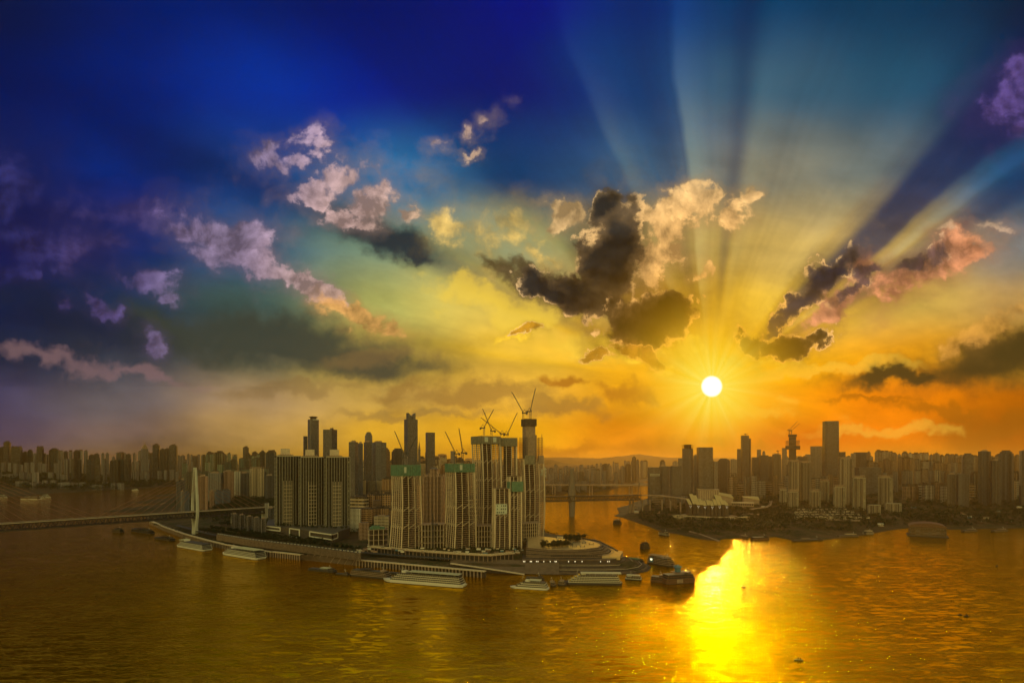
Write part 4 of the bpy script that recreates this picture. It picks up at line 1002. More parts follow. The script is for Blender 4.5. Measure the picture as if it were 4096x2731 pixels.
# riverside apartments of the right bank
ap = [
 (3152,3196,1838,2010,'tall'),(3194,3246,1842,2010,'tall'),(3354,3407,1826,2020,'tall'),
 (3117,3146,1950,2012,'small'),(3152,3195,1957,2028,'small'),(3197,3233,1916,2008,'mid'),(3236,3282,1956,2022,'small'),(3280,3317,1916,2008,'mid'),
 (3332,3380,1938,2028,'small'),(3408,3462,1901,2032,'mid'),(3513,3572,1900,2020,'mid'),(3468,3522,2018,2050,'low'),(3538,3606,2012,2042,'low'),
]
cnt = {}
for i, (a, b_, yt, yb, k_) in enumerate(ap):
    cnt[k_] = cnt.get(k_, 0)+1
    T(a, b_, yt, depth(yb, 24), h_rgt, (.34,.27,.18), 'bays', 'fac2', (12,-10,14)[i % 3], .62, 'frame' if k_ != 'low' else 'none', 'apartment_tower',
      '%s balconied apartment %s of the right bank, %s from the theatre' % ({'tall':'tall hazy','mid':'pale framed','small':'short','low':'low'}[k_], 'block' if k_ == 'low' else 'tower', nth(cnt[k_])), 'tower', 'riverside apartments of the right bank', detail=1 if k_ != 'tall' else False)
# rows of villas
vil = empty('villa', (0,0,0), 0, '', 'villa', 'terrace of small villas by the right bank road')
m = MB(); m.box((0,0,4.5), (11,12,9)); m.build('wall', M['conc_l'], vil)
m = MB(); m.prism([(-6.2,-6.8),(6.2,-6.8),(6.2,6.8),(-6.2,6.8)], 9, 12.5, top=[(-5,-.4),(5,-.4),(5,.4),(-5,.4)]); m.build('roof', M['conc_d'], vil)
m = MB()
for x_ in (-2.8, 2.8):
    for z in (2.4, 6.2): m.box((x_,-6.1,z), (3.0,.4,2.2))
m.build('window', M['glass'], vil)
m = MB(); m.box((0,-6.6,7.9), (8.5,1.6,.5)); m.box((-4,-6.8,4), (.5,.5,8)); m.box((4,-6.8,4), (.5,.5,8)); m.build('porch', M['white'], vil)
rows_ = [(2066,3185,3440,14,'front'),(2056,3190,3430,13,'second'),(2046,3186,3410,13,'third'),(2037,3178,3380,12,'back')]
first = True
for (y, a, b_, n, nm) in rows_:
    for i in range(n):
        px = a+(b_-a)*i/(n-1); d = depth(y, 24); x = At(px, d).x; z = hz(h_rgt, x, d)-.5
        lb = 'small pale villa, %s from the theatre end in the %s terrace row' % (nth(i+1), nm)
        if first: vil.location = (x, d, z); vil.rotation_euler = (0,0,-az(px)); vil['label'] = lb; first = False
        else: clone(vil, (x, d, z), -az(px)+.06*((i % 3)-1), lb, (1, 1, 1+.1*((i*7) % 3)))

# ---------------- the theatre
th = empty('grand_theatre', At(2840, 1830, 14), -az(2840)+R(3), 'theatre like a stack of slanted pale roofed slabs on a colonnaded stone base', 'theatre')
k_ = 1830/F                                             # metres per photograph pixel here
m = MB(); m.box((0, 52, 33*k_*.5), (156*k_, 90, 33*k_)); m.build('hall_wall', M['conc_d'], th) if False else None
rnd = random.Random(4)
fx = [-74,-58,-44,-31,-18,-4,10,24,38,52,66]
zb_ = 26
for i, x0 in enumerate(fx):
    w_ = 12.5 if i not in (1, 10) else 14
    x_ = x0*.80; side = -1 if i < 3 else (1 if i > 7 else 0)
    f0 = 18+abs(i-5)*2.0*(1 if i % 2 else .4); hf = 24-(abs(i-5) < 3)*2+(i % 2)*2
    rise = (16, 30, 28, 17, 14, 14, 14, 17, 30, 26, 14)[i]; back = (34,52,50,40,36,36,36,40,52,48,34)[i]; sh = (-9,-11,-10,-7,-4,-3,-4,-6,-9,-10,-9)[i]
    m = MB(); hw = w_*.80*.47
    P = [(x_-hw,f0,zb_-14),(x_+hw,f0,zb_-14),(x_+hw+sh,f0+back,zb_-14),(x_-hw+sh,f0+back,zb_-14),
         (x_-hw,f0,zb_+hf-2),(x_+hw,f0,zb_+hf-2),(x_+hw+sh,f0+back,zb_+hf+rise-2),(x_-hw+sh,f0+back,zb_+hf+rise-2)]
    m.poly(P, [(3,2,1,0),(4,5,6,7),(0,1,5,4),(1,2,6,5),(2,3,7,6),(3,0,4,7)])
    sl = m.build('slanted_slab', M['conc_d'], th)
    m = MB(); n = 6
    for q in range(n):                                   # curved roof sheet, in strips
        def R_(f_): 
            g_ = math.sin(f_*math.pi/2) if i in (3,4,5,6,7) else f_
            return (sh*f_, f0+back*f_, zb_+hf-1.6+rise*g_+.8)
        a_, c_ = R_(q/n), R_((q+1)/n)
        m.poly([(x_-hw-.4+a_[0],a_[1]-.5,a_[2]),(x_+hw+.4+a_[0],a_[1]-.5,a_[2]),(x_+hw+.4+c_[0],c_[1]-.5,c_[2]),(x_-hw-.4+c_[0],c_[1]-.5,c_[2]),
                (x_-hw-.4+a_[0],a_[1]-.5,a_[2]-.8),(x_+hw+.4+a_[0],a_[1]-.5,a_[2]-.8),(x_+hw+.4+c_[0],c_[1]-.5,c_[2]-.8),(x_-hw-.4+c_[0],c_[1]-.5,c_[2]-.8)],
               [(0,1,2,3),(7,6,5,4),(0,4,5,1),(1,5,6,2),(2,6,7,3),(3,7,4,0)])
    m.build('roof_sheet', M['roofg'], sl)
    if i % 2 == 0:
        m = MB(); [m.box((x_-hw*.4+q*2.2, f0-.3, zb_+hf-6-(q % 2)*4), (.9,.5,1.1)) for q in range(3)]; m.build('lit_window', M['lamp'], sl)
m = MB()
for i in range(8):
    x_ = -22+i*7.2; m.box((x_, 92, zb_+34), (6.4, 26, 68)); 
m.box((3, 92, zb_+69), (62, 30, 3)); m.build('stage_tower', M['conc'], th)
m = MB()
for i in range(9): m.box((-25.6+i*7.2, 78.4, zb_+40), (.9, 1.2, 56))
m.build('tower_fin', M['conc_l'], th)
# base: two storeys of colonnades bent at a corner, broad pale stairs and ramps
m = MB(); m.prism([(-80,12),(-2,-6),(74,4),(88,60),(60,110),(-70,110),(-96,50)], 0, 12); m.build('podium', M['conc'], th)
m = MB(); m.prism([(-84,2),(-12,-15),(50,-17),(122,-2),(124,60),(-104,60)], -8, -.5); m.build('lower_podium', M['conc'], th)
m = MB(); a, b_ = (-80,12), (-2,-6)
for i in range(14):
    q = lp_(a, b_, i/13.5); m.box((q[0], q[1]-.8, 6), (1.6, 1.6, 11.4), -.22)
a, b_ = (-2,-6), (74,4)
for i in range(14):
    q = lp_(a, b_, i/13.); m.box((q[0], q[1]-.8, 6), (1.6, 1.6, 11.4), .13)
m.prism([(-80,10.4),(-2,-7.6),(74,2.4),(74,4.5),(-2,-5.5),(-80,12.5)], 11.2, 12.8); m.build('colonnade', M['conc_l'], th)
m = MB()
for i in range(13):
    q = lp_((-80,12), (-2,-6), (i+.5)/13.5); m.box((q[0], q[1]-.35, 6), (3.2, .5, 8), -.22)
for i in range(13):
    q = lp_((-2,-6), (74,4), (i+.5)/13.); m.box((q[0], q[1]-.35, 6), (3.0, .5, 8), .13)
m.build('window', M['glass'], th)
m = MB()
for i in range(22):
    q = lp_((-84,2), (-12,-15), i/21.5); m.box((q[0], q[1]-.3, -4), (1.6, .6, 4.4), -.22)
m.build('arcade_opening', M['hull'], th)
m = MB()
for k in range(7): m.prism([(70+k*2.2,8-k*1.2),(86+k*2,0-k*1.2),(126-k*1.0,58-k*7),(112-k*2.4,64-k*7)], 10-k*2.6, 11.2-k*2.6)
m.build('grand_stair', M['roofg'], th)
m = MB(); m.poly([(-96,50,12.2),(-70,60,12.2),(-62,14,.4+12),(-84,8,0.2)], [(0,1,2,3),(3,2,1,0)][:1]); m.poly([(-120,66,8),(-96,60,12),(-86,14,2),(-100,10,0)], [(3,2,1,0)]); m.build('ramp', M['roofg'], th)
m = MB()
for k in range(9): m.box((48+k*8.4, -11+k*1.6, .8), (5.5, 6, 2.6))
m.build('planter', M['roofg'], th)
# museum wedge and small hall behind it
def wedge(px, py, d, w_, dep, hl, hr, label, nm='museum_wedge'):
    r = empty(nm, At(px, d, 30), -az(px)+R(8), label, 'museum')
    m = MB(); P = [(-w_/2,0),(w_/2,0),(w_/2,dep),(-w_/2,dep)]
    m.prism(P, -6, lambda p: (hl if p[0] < 0 else hr)+(12 if p[1] > 1 and p[0] > 0 else 0)); m.build('wall', M['conc'], r)
    q = MB(); q.prism([(x*1.03, y*1.03-1) for x, y in P], lambda p: (hl if p[0] < 0 else hr)+(12 if p[1] > 1 and p[0] > 0 else 0)+.3, lambda p: (hl if p[0] < 0 else hr)+(12 if p[1] > 1 and p[0] > 0 else 0)+1.8)
    q.build('roof', M['roofg'], r); return r
wedge(2862, 2000, 2300, 135, 60, 62, 26, 'wedge shaped museum with pale roof sloping down behind the theatre')
wedge(3006, 1995, 2400, 62, 40, 24, 12, 'small hall with tilted pale roof right of the wedge museum', 'tilted_hall')
m = MB()
r = empty('low_hall', At(2970, 2250, 28), -az(2970), 'long low flat building in front of the tilted hall', 'building')
m = MB(); m.box((0,15,6), (82,30,14)); m.build('wall', M['conc'], r); m = MB(); m.box((0,15,13.6), (84,32,1.2)); m.build('roof', M['conc_l'], r)
m = MB(); [m.box((-36+i*8, -.4, 7), (5,.6,6)) for i in range(10)]; m.build('window', M['glass'], r)
# dark stepped towers towards the right edge
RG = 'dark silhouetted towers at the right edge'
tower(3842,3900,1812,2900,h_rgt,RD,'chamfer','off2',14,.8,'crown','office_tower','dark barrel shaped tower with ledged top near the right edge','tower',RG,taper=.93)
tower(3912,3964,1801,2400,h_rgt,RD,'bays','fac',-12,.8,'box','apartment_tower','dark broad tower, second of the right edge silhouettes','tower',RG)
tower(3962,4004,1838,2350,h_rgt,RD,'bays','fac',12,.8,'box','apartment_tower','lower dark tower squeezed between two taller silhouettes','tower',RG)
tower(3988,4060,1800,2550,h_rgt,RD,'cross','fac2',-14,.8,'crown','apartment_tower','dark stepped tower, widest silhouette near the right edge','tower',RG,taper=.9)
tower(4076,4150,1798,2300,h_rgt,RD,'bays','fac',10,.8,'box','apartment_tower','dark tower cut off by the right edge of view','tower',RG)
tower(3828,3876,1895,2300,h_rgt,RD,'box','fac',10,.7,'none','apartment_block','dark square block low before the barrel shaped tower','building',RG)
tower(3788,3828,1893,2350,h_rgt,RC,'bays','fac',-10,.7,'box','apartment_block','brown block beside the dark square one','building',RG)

# ================================================================== far city, block by block
ARCH = []
LG = 'city across the river on the left bank'; GB = 'hazy city behind the cable bridge'; OT = 'old town houses climbing the slope'
def archetype(w, dep, H, kind, mat, roof, seed):
    r = empty('city_block', (0,0,-9000)); rnd = random.Random(seed); P = plan(w, dep, kind, rnd)
    m = MB(); m.prism(P, -12, H); m.build('facade', M[mat], r, (.3,.3,.3), uv=True)
    q = MB()
    if roof == 'box': q.box((w*.08,0,H+2.2), (w*.4,dep*.5,4.4)); q.box((-w*.25,1,H+1.2), (w*.22,dep*.4,2.4))
    elif roof == 'crown': q.prism(sc(P,.8), H, H+4); q.prism(sc(P,.5), H+4, H+8)
    elif roof == 'frame':
        for x_ in (-1,1): q.box((x_*w*.42,0,H+3), (2,dep*.8,6))
        q.box((0,0,H+5.5), (w*.86,2,1.4)); q.box((0,0,H+2), (w*.4,dep*.4,4))
    elif roof == 'mast': q.box((0,0,H+2), (w*.5,dep*.5,4)); q.bar((0,0,H+3),(0,0,H+16),.6,.2)
    else: q.box((0,0,H+.6), (w*.96,dep*.96,1.2))
    q.build('roof_house', M['conc_d'], r); r['A'] = (w, dep, H); ARCH.append(r); return r
TALL = [archetype(26,20,100,'bays','fac','box',1), archetype(38,20,96,'bays','fac2','crown',2), archetype(24,24,110,'chamfer','off','box',3), archetype(30,26,104,'cross','fac','box',4), archetype(30,22,100,'box','off2','frame',5), archetype(22,20,120,'bays','fac2','mast',6)]
LOW = [archetype(30,16,28,'box','fac','flat',11), archetype(22,18,40,'bays','fac','box',12), archetype(46,20,22,'box','off2','flat',13), archetype(26,16,34,'box','fac2','frame',14)]
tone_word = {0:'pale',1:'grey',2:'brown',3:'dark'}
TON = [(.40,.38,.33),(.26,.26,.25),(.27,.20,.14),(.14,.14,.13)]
used = []
NB = [0]
def place(arch, px, d, fn, ytop=None, kH=1.0, rz=0.0, tone=1, group='', z=None):
    x = (px-2048)/F*d; z = hz(fn, x, d) if z is None else z
    if z < 1: return None
    w, dep, H = arch['A']
    if ytop is not None: kH = (Zat(ytop, d)-z)/H
    if kH < .25: return None
    kH = min(kH, 3.2); kw = (1 if kH < 1.4 else 1+.2*(kH-1))*random.Random(int(px*7+d)).uniform(.72, 1.4)
    o = arch.copy(); COL.objects.link(o); o.location = (x, d, z); o.rotation_euler = (0,0,rz); o.scale = (kw,kw,kH)
    for ch in arch.children:
        c = ch.copy(); COL.objects.link(c); c.parent = o
        if ch.name.startswith('facade'):
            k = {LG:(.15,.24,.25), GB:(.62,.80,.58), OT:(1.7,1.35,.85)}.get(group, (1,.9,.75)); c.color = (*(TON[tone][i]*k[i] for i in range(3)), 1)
    del o['A']
    o['category'] = 'building'; o['group'] = group; used.append((group, px, d, tone, arch, o, kH)); NB[0] += 1
    return o
def rowfill(group, fn, px0, px1, d, step, tops, seed, jit=.5, archs=None, dj=.06, tones=(0,1,1,2,3), skip=.08, nmax=999):
    rnd = random.Random(seed); px = px0
    def env(p):
        for (a, ya), (b_, yb) in zip(tops, tops[1:]):
            if a <= p <= b_: return ya+(yb-ya)*(p-a)/(b_-a)
        return tops[-1][1]
    while px < px1:
        if rnd.random() > skip:
            dd = d*(1+rnd.uniform(-dj, dj))
            place(rnd.choice(archs or TALL), px, dd, fn, env(px)+abs(rnd.gauss(0, 1))*14*jit-3, rz=rnd.choice((.25,-.3,.5,.1,-.15)), tone=rnd.choice(tones), group=group)
        px += step*rnd.uniform(.75, 1.35)
LG = 'city across the river on the left bank'
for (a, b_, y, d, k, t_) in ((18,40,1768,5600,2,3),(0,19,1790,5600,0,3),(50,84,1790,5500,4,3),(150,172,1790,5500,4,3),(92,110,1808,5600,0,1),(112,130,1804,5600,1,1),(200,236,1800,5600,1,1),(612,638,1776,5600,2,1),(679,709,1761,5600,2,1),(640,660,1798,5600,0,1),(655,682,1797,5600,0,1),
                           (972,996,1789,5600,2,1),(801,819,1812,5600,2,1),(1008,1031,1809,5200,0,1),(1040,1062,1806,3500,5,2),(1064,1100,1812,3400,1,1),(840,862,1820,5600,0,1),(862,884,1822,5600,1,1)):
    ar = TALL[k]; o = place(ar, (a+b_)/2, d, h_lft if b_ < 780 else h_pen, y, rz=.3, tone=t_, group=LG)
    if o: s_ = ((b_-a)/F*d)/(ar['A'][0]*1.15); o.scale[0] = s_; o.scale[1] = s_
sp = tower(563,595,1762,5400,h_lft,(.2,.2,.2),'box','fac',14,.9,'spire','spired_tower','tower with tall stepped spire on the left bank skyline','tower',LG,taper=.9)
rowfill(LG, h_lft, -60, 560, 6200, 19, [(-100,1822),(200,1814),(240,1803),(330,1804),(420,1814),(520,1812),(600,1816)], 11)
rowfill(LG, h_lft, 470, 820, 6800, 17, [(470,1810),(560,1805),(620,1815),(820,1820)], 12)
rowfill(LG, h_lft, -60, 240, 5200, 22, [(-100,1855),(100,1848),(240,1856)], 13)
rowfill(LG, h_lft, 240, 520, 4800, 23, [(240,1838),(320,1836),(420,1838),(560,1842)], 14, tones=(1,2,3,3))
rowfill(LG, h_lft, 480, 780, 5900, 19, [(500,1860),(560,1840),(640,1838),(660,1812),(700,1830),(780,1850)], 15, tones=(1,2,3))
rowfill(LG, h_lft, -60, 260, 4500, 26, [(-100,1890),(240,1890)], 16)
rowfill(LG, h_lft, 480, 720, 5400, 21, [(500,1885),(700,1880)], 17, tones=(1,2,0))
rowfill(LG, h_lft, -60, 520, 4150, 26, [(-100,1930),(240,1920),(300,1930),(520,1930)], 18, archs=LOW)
GB = 'hazy city behind the cable bridge'
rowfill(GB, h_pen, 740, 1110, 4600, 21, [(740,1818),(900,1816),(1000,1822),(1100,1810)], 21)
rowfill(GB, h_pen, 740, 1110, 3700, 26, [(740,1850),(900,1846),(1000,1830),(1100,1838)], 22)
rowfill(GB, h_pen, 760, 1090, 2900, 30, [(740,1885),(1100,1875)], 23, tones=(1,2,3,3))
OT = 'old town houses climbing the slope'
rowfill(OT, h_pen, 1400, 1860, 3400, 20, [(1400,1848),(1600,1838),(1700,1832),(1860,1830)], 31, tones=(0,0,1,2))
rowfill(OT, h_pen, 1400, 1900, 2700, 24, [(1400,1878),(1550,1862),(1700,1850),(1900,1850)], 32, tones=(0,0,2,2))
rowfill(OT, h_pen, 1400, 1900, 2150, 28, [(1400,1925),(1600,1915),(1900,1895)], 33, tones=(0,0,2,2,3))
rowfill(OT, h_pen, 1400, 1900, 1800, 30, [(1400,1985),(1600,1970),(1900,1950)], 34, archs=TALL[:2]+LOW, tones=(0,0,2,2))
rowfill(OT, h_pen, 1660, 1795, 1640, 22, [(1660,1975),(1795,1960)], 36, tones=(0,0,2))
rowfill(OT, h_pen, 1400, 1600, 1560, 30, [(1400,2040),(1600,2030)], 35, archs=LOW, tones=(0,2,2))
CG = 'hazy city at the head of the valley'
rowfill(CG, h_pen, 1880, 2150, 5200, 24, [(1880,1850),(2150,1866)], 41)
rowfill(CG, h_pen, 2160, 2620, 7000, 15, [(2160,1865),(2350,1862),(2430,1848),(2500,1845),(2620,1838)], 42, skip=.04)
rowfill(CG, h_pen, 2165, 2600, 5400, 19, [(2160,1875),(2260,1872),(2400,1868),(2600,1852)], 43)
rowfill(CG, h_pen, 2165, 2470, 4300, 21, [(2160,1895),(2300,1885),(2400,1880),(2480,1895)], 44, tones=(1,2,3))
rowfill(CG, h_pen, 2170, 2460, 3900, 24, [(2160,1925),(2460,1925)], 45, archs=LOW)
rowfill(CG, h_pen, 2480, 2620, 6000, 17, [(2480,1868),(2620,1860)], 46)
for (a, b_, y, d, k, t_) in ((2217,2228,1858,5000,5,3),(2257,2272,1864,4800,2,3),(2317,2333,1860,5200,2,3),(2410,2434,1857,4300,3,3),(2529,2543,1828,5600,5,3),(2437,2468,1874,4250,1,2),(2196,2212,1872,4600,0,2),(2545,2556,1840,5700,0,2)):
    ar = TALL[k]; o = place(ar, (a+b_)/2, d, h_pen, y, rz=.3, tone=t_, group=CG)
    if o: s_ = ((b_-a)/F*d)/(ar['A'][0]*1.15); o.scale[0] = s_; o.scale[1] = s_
RR_ = 'hazy city blocks of the right bank'
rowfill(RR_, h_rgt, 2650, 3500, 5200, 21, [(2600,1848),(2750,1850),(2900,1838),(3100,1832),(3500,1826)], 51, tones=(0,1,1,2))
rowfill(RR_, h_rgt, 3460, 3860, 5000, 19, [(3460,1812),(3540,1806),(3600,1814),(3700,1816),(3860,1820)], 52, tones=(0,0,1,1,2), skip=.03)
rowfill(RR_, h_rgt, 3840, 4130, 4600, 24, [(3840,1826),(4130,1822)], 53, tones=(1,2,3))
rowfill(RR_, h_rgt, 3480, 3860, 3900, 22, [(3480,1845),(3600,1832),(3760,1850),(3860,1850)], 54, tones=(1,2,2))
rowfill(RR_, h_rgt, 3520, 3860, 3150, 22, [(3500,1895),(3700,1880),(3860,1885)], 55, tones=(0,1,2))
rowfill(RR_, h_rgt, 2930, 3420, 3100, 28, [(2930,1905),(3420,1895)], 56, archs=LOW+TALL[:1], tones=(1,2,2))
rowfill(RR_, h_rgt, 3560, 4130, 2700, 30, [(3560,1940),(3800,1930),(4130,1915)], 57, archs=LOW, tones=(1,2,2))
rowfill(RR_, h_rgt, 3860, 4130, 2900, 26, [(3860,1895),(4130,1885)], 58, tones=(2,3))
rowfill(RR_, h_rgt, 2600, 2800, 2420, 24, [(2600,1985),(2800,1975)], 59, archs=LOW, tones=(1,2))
# past three hundred of them: the smallest in the picture are joined into one mass
score = lambda q: (q[4]['A'][0]*q[5].scale[0]/q[2])*(q[4]['A'][2]*q[5].scale[2]/q[2])
used.sort(key=score, reverse=True)
mass = MB(); mc = MB()
for q in used[290:]:
    o = q[5]; ca, sa = math.cos(o.rotation_euler.z), math.sin(o.rotation_euler.z)
    for ch in o.children:
        tgt = mass if ch.name.startswith('facade') else mc
        tgt.poly([(o.location.x+(v.co.x*ca-v.co.y*sa)*o.scale[0], o.location.y+(v.co.x*sa+v.co.y*ca)*o.scale[1], o.location.z+v.co.z*o.scale[2]) for v in ch.data.vertices], [tuple(p.vertices) for p in ch.data.polygons])
    for ch in list(o.children): bpy.data.objects.remove(ch)
    bpy.data.objects.remove(o)
used = used[:290]
o = mass.build('distant_buildings', M['fac'], None, (.25,.24,.22), uv=True); tag(o, 'mass of hazy small buildings filling the farthest rows of the city', 'buildings', None, 'stuff')
o2 = mc.build('roof_house', M['conc_d'], o)
ANAME = {id(a): n for a, n in zip(ARCH, ('ribbed tower','wide stepped tower','chamfered tower','cross shaped tower','framed slab','slender masted tower','flat block','small block','long hall','framed low block'))}
byg = {}
for g_ in used: byg.setdefault(g_[0], []).append(g_)
SHORT = {LG:'across the left river', GB:'behind the bridge', OT:'in the old town', CG:'at the valley head', RR_:'on the right bank'}
for gname, L in byg.items():
    fam = {}
    for q in sorted(L, key=lambda q: q[1]):
        dist = 'nearest' if q[2] < 3000 else ('near' if q[2] < 3700 else ('middle' if q[2] < 4500 else 'far'))
        fam.setdefault((tone_word[q[3]], ANAME[id(q[4])], dist), []).append(q)
    for (tn, an, dist), qs in fam.items():
        for i, q in enumerate(qs):
            q[5]['label'] = '%s %s %s, %s from left among the %s ones' % (tn, an, SHORT[gname], nth(i+1), dist)
for a in ARCH:
    for ch in list(a.children): bpy.data.objects.remove(ch)
    bpy.data.objects.remove(a)
print('far blocks', NB[0])

# ================================================================== bridges
def girder(m, a, b_, w, h, seg, t_=.55, zig=True):
    """double deck truss from a to b (top corner line)"""
    a, b_ = Vector(a), Vector(b_); L = (b_-a).length; dr = (b_-a).normalized(); n = Vector((-dr.y, dr.x, 0)); k = max(1, int(L/seg))
    for s_ in (-1, 1):
        o = n*s_*w*.5
        for i in range(k):
            p, q = a.lerp(b_, i/k)+o, a.lerp(b_, (i+1)/k)+o; mid_ = (p+q)/2
            m.bar(p, mid_-Vector((0,0,h)), t_); m.bar(mid_-Vector((0,0,h)), q, t_)
        m.bar(a+o, b_+o, t_*1.5); m.bar(a+o-Vector((0,0,h)), b_+o-Vector((0,0,h)), t_*1.9)
def slab(m, a, b_, w, t_, dz=0.0):
    a, b_ = Vector(a), Vector(b_); dr = (b_-a).normalized(); n = Vector((-dr.y, dr.x, 0))*w*.5
    P = [a-n, b_-n, b_+n, a+n]; z = Vector((0,0,dz)); T_ = Vector((0,0,t_))
    m.poly([p+z-T_ for p in P]+[p+z for p in P], [(3,2,1,0),(4,5,6,7),(0,1,5,4),(1,2,6,5),(2,3,7,6),(3,0,4,7)])
ZD = 68.0
A_, B_ = Vector((-1104,1226,ZD)), Vector((-733,1687,ZD))
pt = lambda t_: A_+(B_-A_)*t_
br = empty('cable_stayed_bridge', (0,0,0), 0, 'grey truss bridge with spindle pylon and rust coloured stays at the left', 'bridge')
m = MB(); girder(m, pt(-.9), pt(1.0), 22, 15, 15, 1.15); m.build('truss', M['bridge'], br)
m = MB(); slab(m, pt(-.9), pt(1.05), 27, 1.1, .9); m.build('road_deck', M['asph'], br)
m = MB(); slab(m, pt(-.9), pt(1.0), 20, 1.4, -14.6); m.build('rail_deck', M['bridge'], br)
dr = (B_-A_).normalized(); pn = Vector((dr.y, -dr.x, 0))
m = MB()
for s_ in (-1, 1):
    slab(m, pt(-.9)+pn*s_*13.2+Vector((0,0,1.7)), pt(1.05)+pn*s_*13.2+Vector((0,0,1.7)), .7, 1.3)
m.build('parapet', M['conc_l'], br)
for i in range(26):
    for s_ in (-1, 1):
        m = MB(); p = pt(-.6+i*.064)+pn*s_*12.3+Vector((0,0,.9)); m.bar(p, p+Vector((0,0,8)), .14); m.bar(p+Vector((0,0,8)), p+Vector((0,0,8.2))-pn*s_*2.4, .12)
        m.build('lamp_post', M['steel'], br)
def spindle(c, zt_, zb_, par):
    """two bowed legs joined at the foot"""
    m = MB()
    for s_ in (-1, 1):
        prev = None; prof_ = [(zb_,3.5,5.2,7.0),(zb_+16,7.5,4.6,6.6),(zb_+34,11.5,4.3,6.2),(ZD-14,14.6,4.0,6.2),(ZD,15.6,4.0,6.2),(ZD+22,15.0,4.0,6.0),(ZD+50,12.0,3.6,5.6),(ZD+80,8.2,3.3,5.0),(zt_-12,5.4,3.1,4.6),(zt_,4.2,3.0,4.2)]
        P = []
        for (z, o_, a_, b2) in prof_:
            cc = c+pn*s_*o_; ring_ = []
            for (u, v_) in ((-1,-.5),(-.5,-1),(.5,-1),(1,-.5),(1,.5),(.5,1),(-.5,1),(-1,.5)):
                q = cc+pn*u*a_*.62+dr*v_*b2*.62; ring_.append((q.x, q.y, z))
            P += ring_
        n = 8; k = len(prof_)
        fs = [tuple(range(n)), tuple(range(n*k-1, n*k-n-1, -1))]+[((j*n+(i+1)%n), j*n+i, (j+1)*n+i, (j+1)*n+(i+1)%n) for j in range(k-1) for i in range(n)]
        m2 = MB(); m2.poly(P, fs); m2.build('pylon_leg', M['pylon'], par)
    m = MB(); q = [c+pn*a_+dr*b2 for a_, b2 in ((-9,-5),(9,-5),(9,5),(-9,5))]; q2 = [c+pn*a_+dr*b2 for a_, b2 in ((-8.5,-4.4),(8.5,-4.4),(8.5,4.4),(-8.5,4.4))]
    m.prism([(p.x,p.y) for p in q], zb_-8, zb_+17, top=[(p.x,p.y) for p in q2]); m.build('pylon_foot', M['pylon'], par)
    m = MB(); m.bar(c-pn*14+Vector((0,0,ZD-15)), c+pn*14+Vector((0,0,ZD-15)), 2.2); m.bar(c-pn*4+Vector((0,0,zt_-4)), c+pn*4+Vector((0,0,zt_-4)), 1.6); m.build('cross_beam', M['pylon'], par)
for tt_, zb2 in ((.67, 11), (-.075, 2)):
    c = pt(tt_)*1.0; c.z = 0; spindle(c, 187, zb2, br)
    for s_ in (-1, 1):
        for k in range(9):
            m = MB(); e_ = pt(tt_+s_*(.075+.038*k)); e_.z = ZD+1
            if e_.x > pt(1.03).x: continue
            m.bar((c.x, c.y, 182-(8-k)*6.2), e_, .6); m.build('stay_cable', M['red'], br)
for t_ in (.84, .99):
    m = MB(); c = pt(t_); m.box((c.x, c.y, 40), (6, 9, 34), math.atan2(dr.y, dr.x)); m.build('pier', M['pylon'], br)
# ---- bridge over the golden river
b2 = empty('river_bridge', (0,0,0), 0, 'farther truss bridge with one slim pylon standing in the golden water', 'bridge')
ZB = 76.0; L0 = Wp(2100, 1987, ZB); L1 = Wp(2560, 1979, ZB); dr2 = (L1-L0).normalized(); pn2 = Vector((dr2.y, -dr2.x, 0))
m = MB(); girder(m, L0-dr2*60, L1, 22, 17, 17, 1.5); m.build('truss', M['bridge'], b2)
m = MB(); slab(m, L0-dr2*60, L1, 25, 2.0, 1.6); slab(m, L0-dr2*60, L1, 21, 1.4, -15.4); m.build('road_deck', M['bridge'], b2)
cx = L0+(L1-L0)*((2281-2100)/460.); c = Vector((cx.x, cx.y, 0))
m = MB()
def octring(c, a_, b_, z): return [((c+dr2*u*a_+pn2*v_*b_).x, (c+dr2*u*a_+pn2*v_*b_).y) for u, v_ in ((-1,-.4),(-.4,-1),(.4,-1),(1,-.4),(1,.4),(.4,1),(-.4,1),(-1,.4))]
for (z0_, z1_, a0, a1) in ((-2,20,9,10.5),(20,60,10.5,12.5),(60,92,12.5,13),(92,150,13,8),(150,Zat(1872,c.y),8,6.8)):
    m.prism(octring(c, a0, a0*.9, 0), z0_, z1_, top=octring(c, a1, a1*.9, 0))
m.build('pylon', M['pylond'], b2)
for s_ in (-1, 1):
    for k in range(11):
        e_ = c+dr2*s_*(36+k*15.5); m = MB()
        if e_.x < L0.x-40: continue
        m.bar((c.x, c.y, Zat(1876,c.y)-3-(10-k)*5.2), (e_.x, e_.y, ZB+1), .75); m.build('stay_cable', M['bridge'], b2)
ramp_ = [L1, Wp(2640,1981,74), Wp(2720,1990,68), Wp(2780,2002,60), Wp(2800,2012,54)]
m = MB()
for p, q in zip(ramp_, ramp_[1:]): slab(m, p, q, 22, 3.0, 1.2); 
m.build('approach_ramp', M['conc'], b2)
for px_, py_ in ((2520,1979),(2533,1979),(2570,1980),(2600,1980),(2648,1982),(2682,1985),(2722,1990),(2755,1997)):
    p = Wp(px_, py_, 74); zz_ = hz(h_rgt, p.x, p.y); m = MB(); m.box((p.x, p.y, (zz_-3+58)/2), (7 if px_ < 2540 else 3.6, 9, 61-zz_)); m.build('pier', M['conc'], b2)
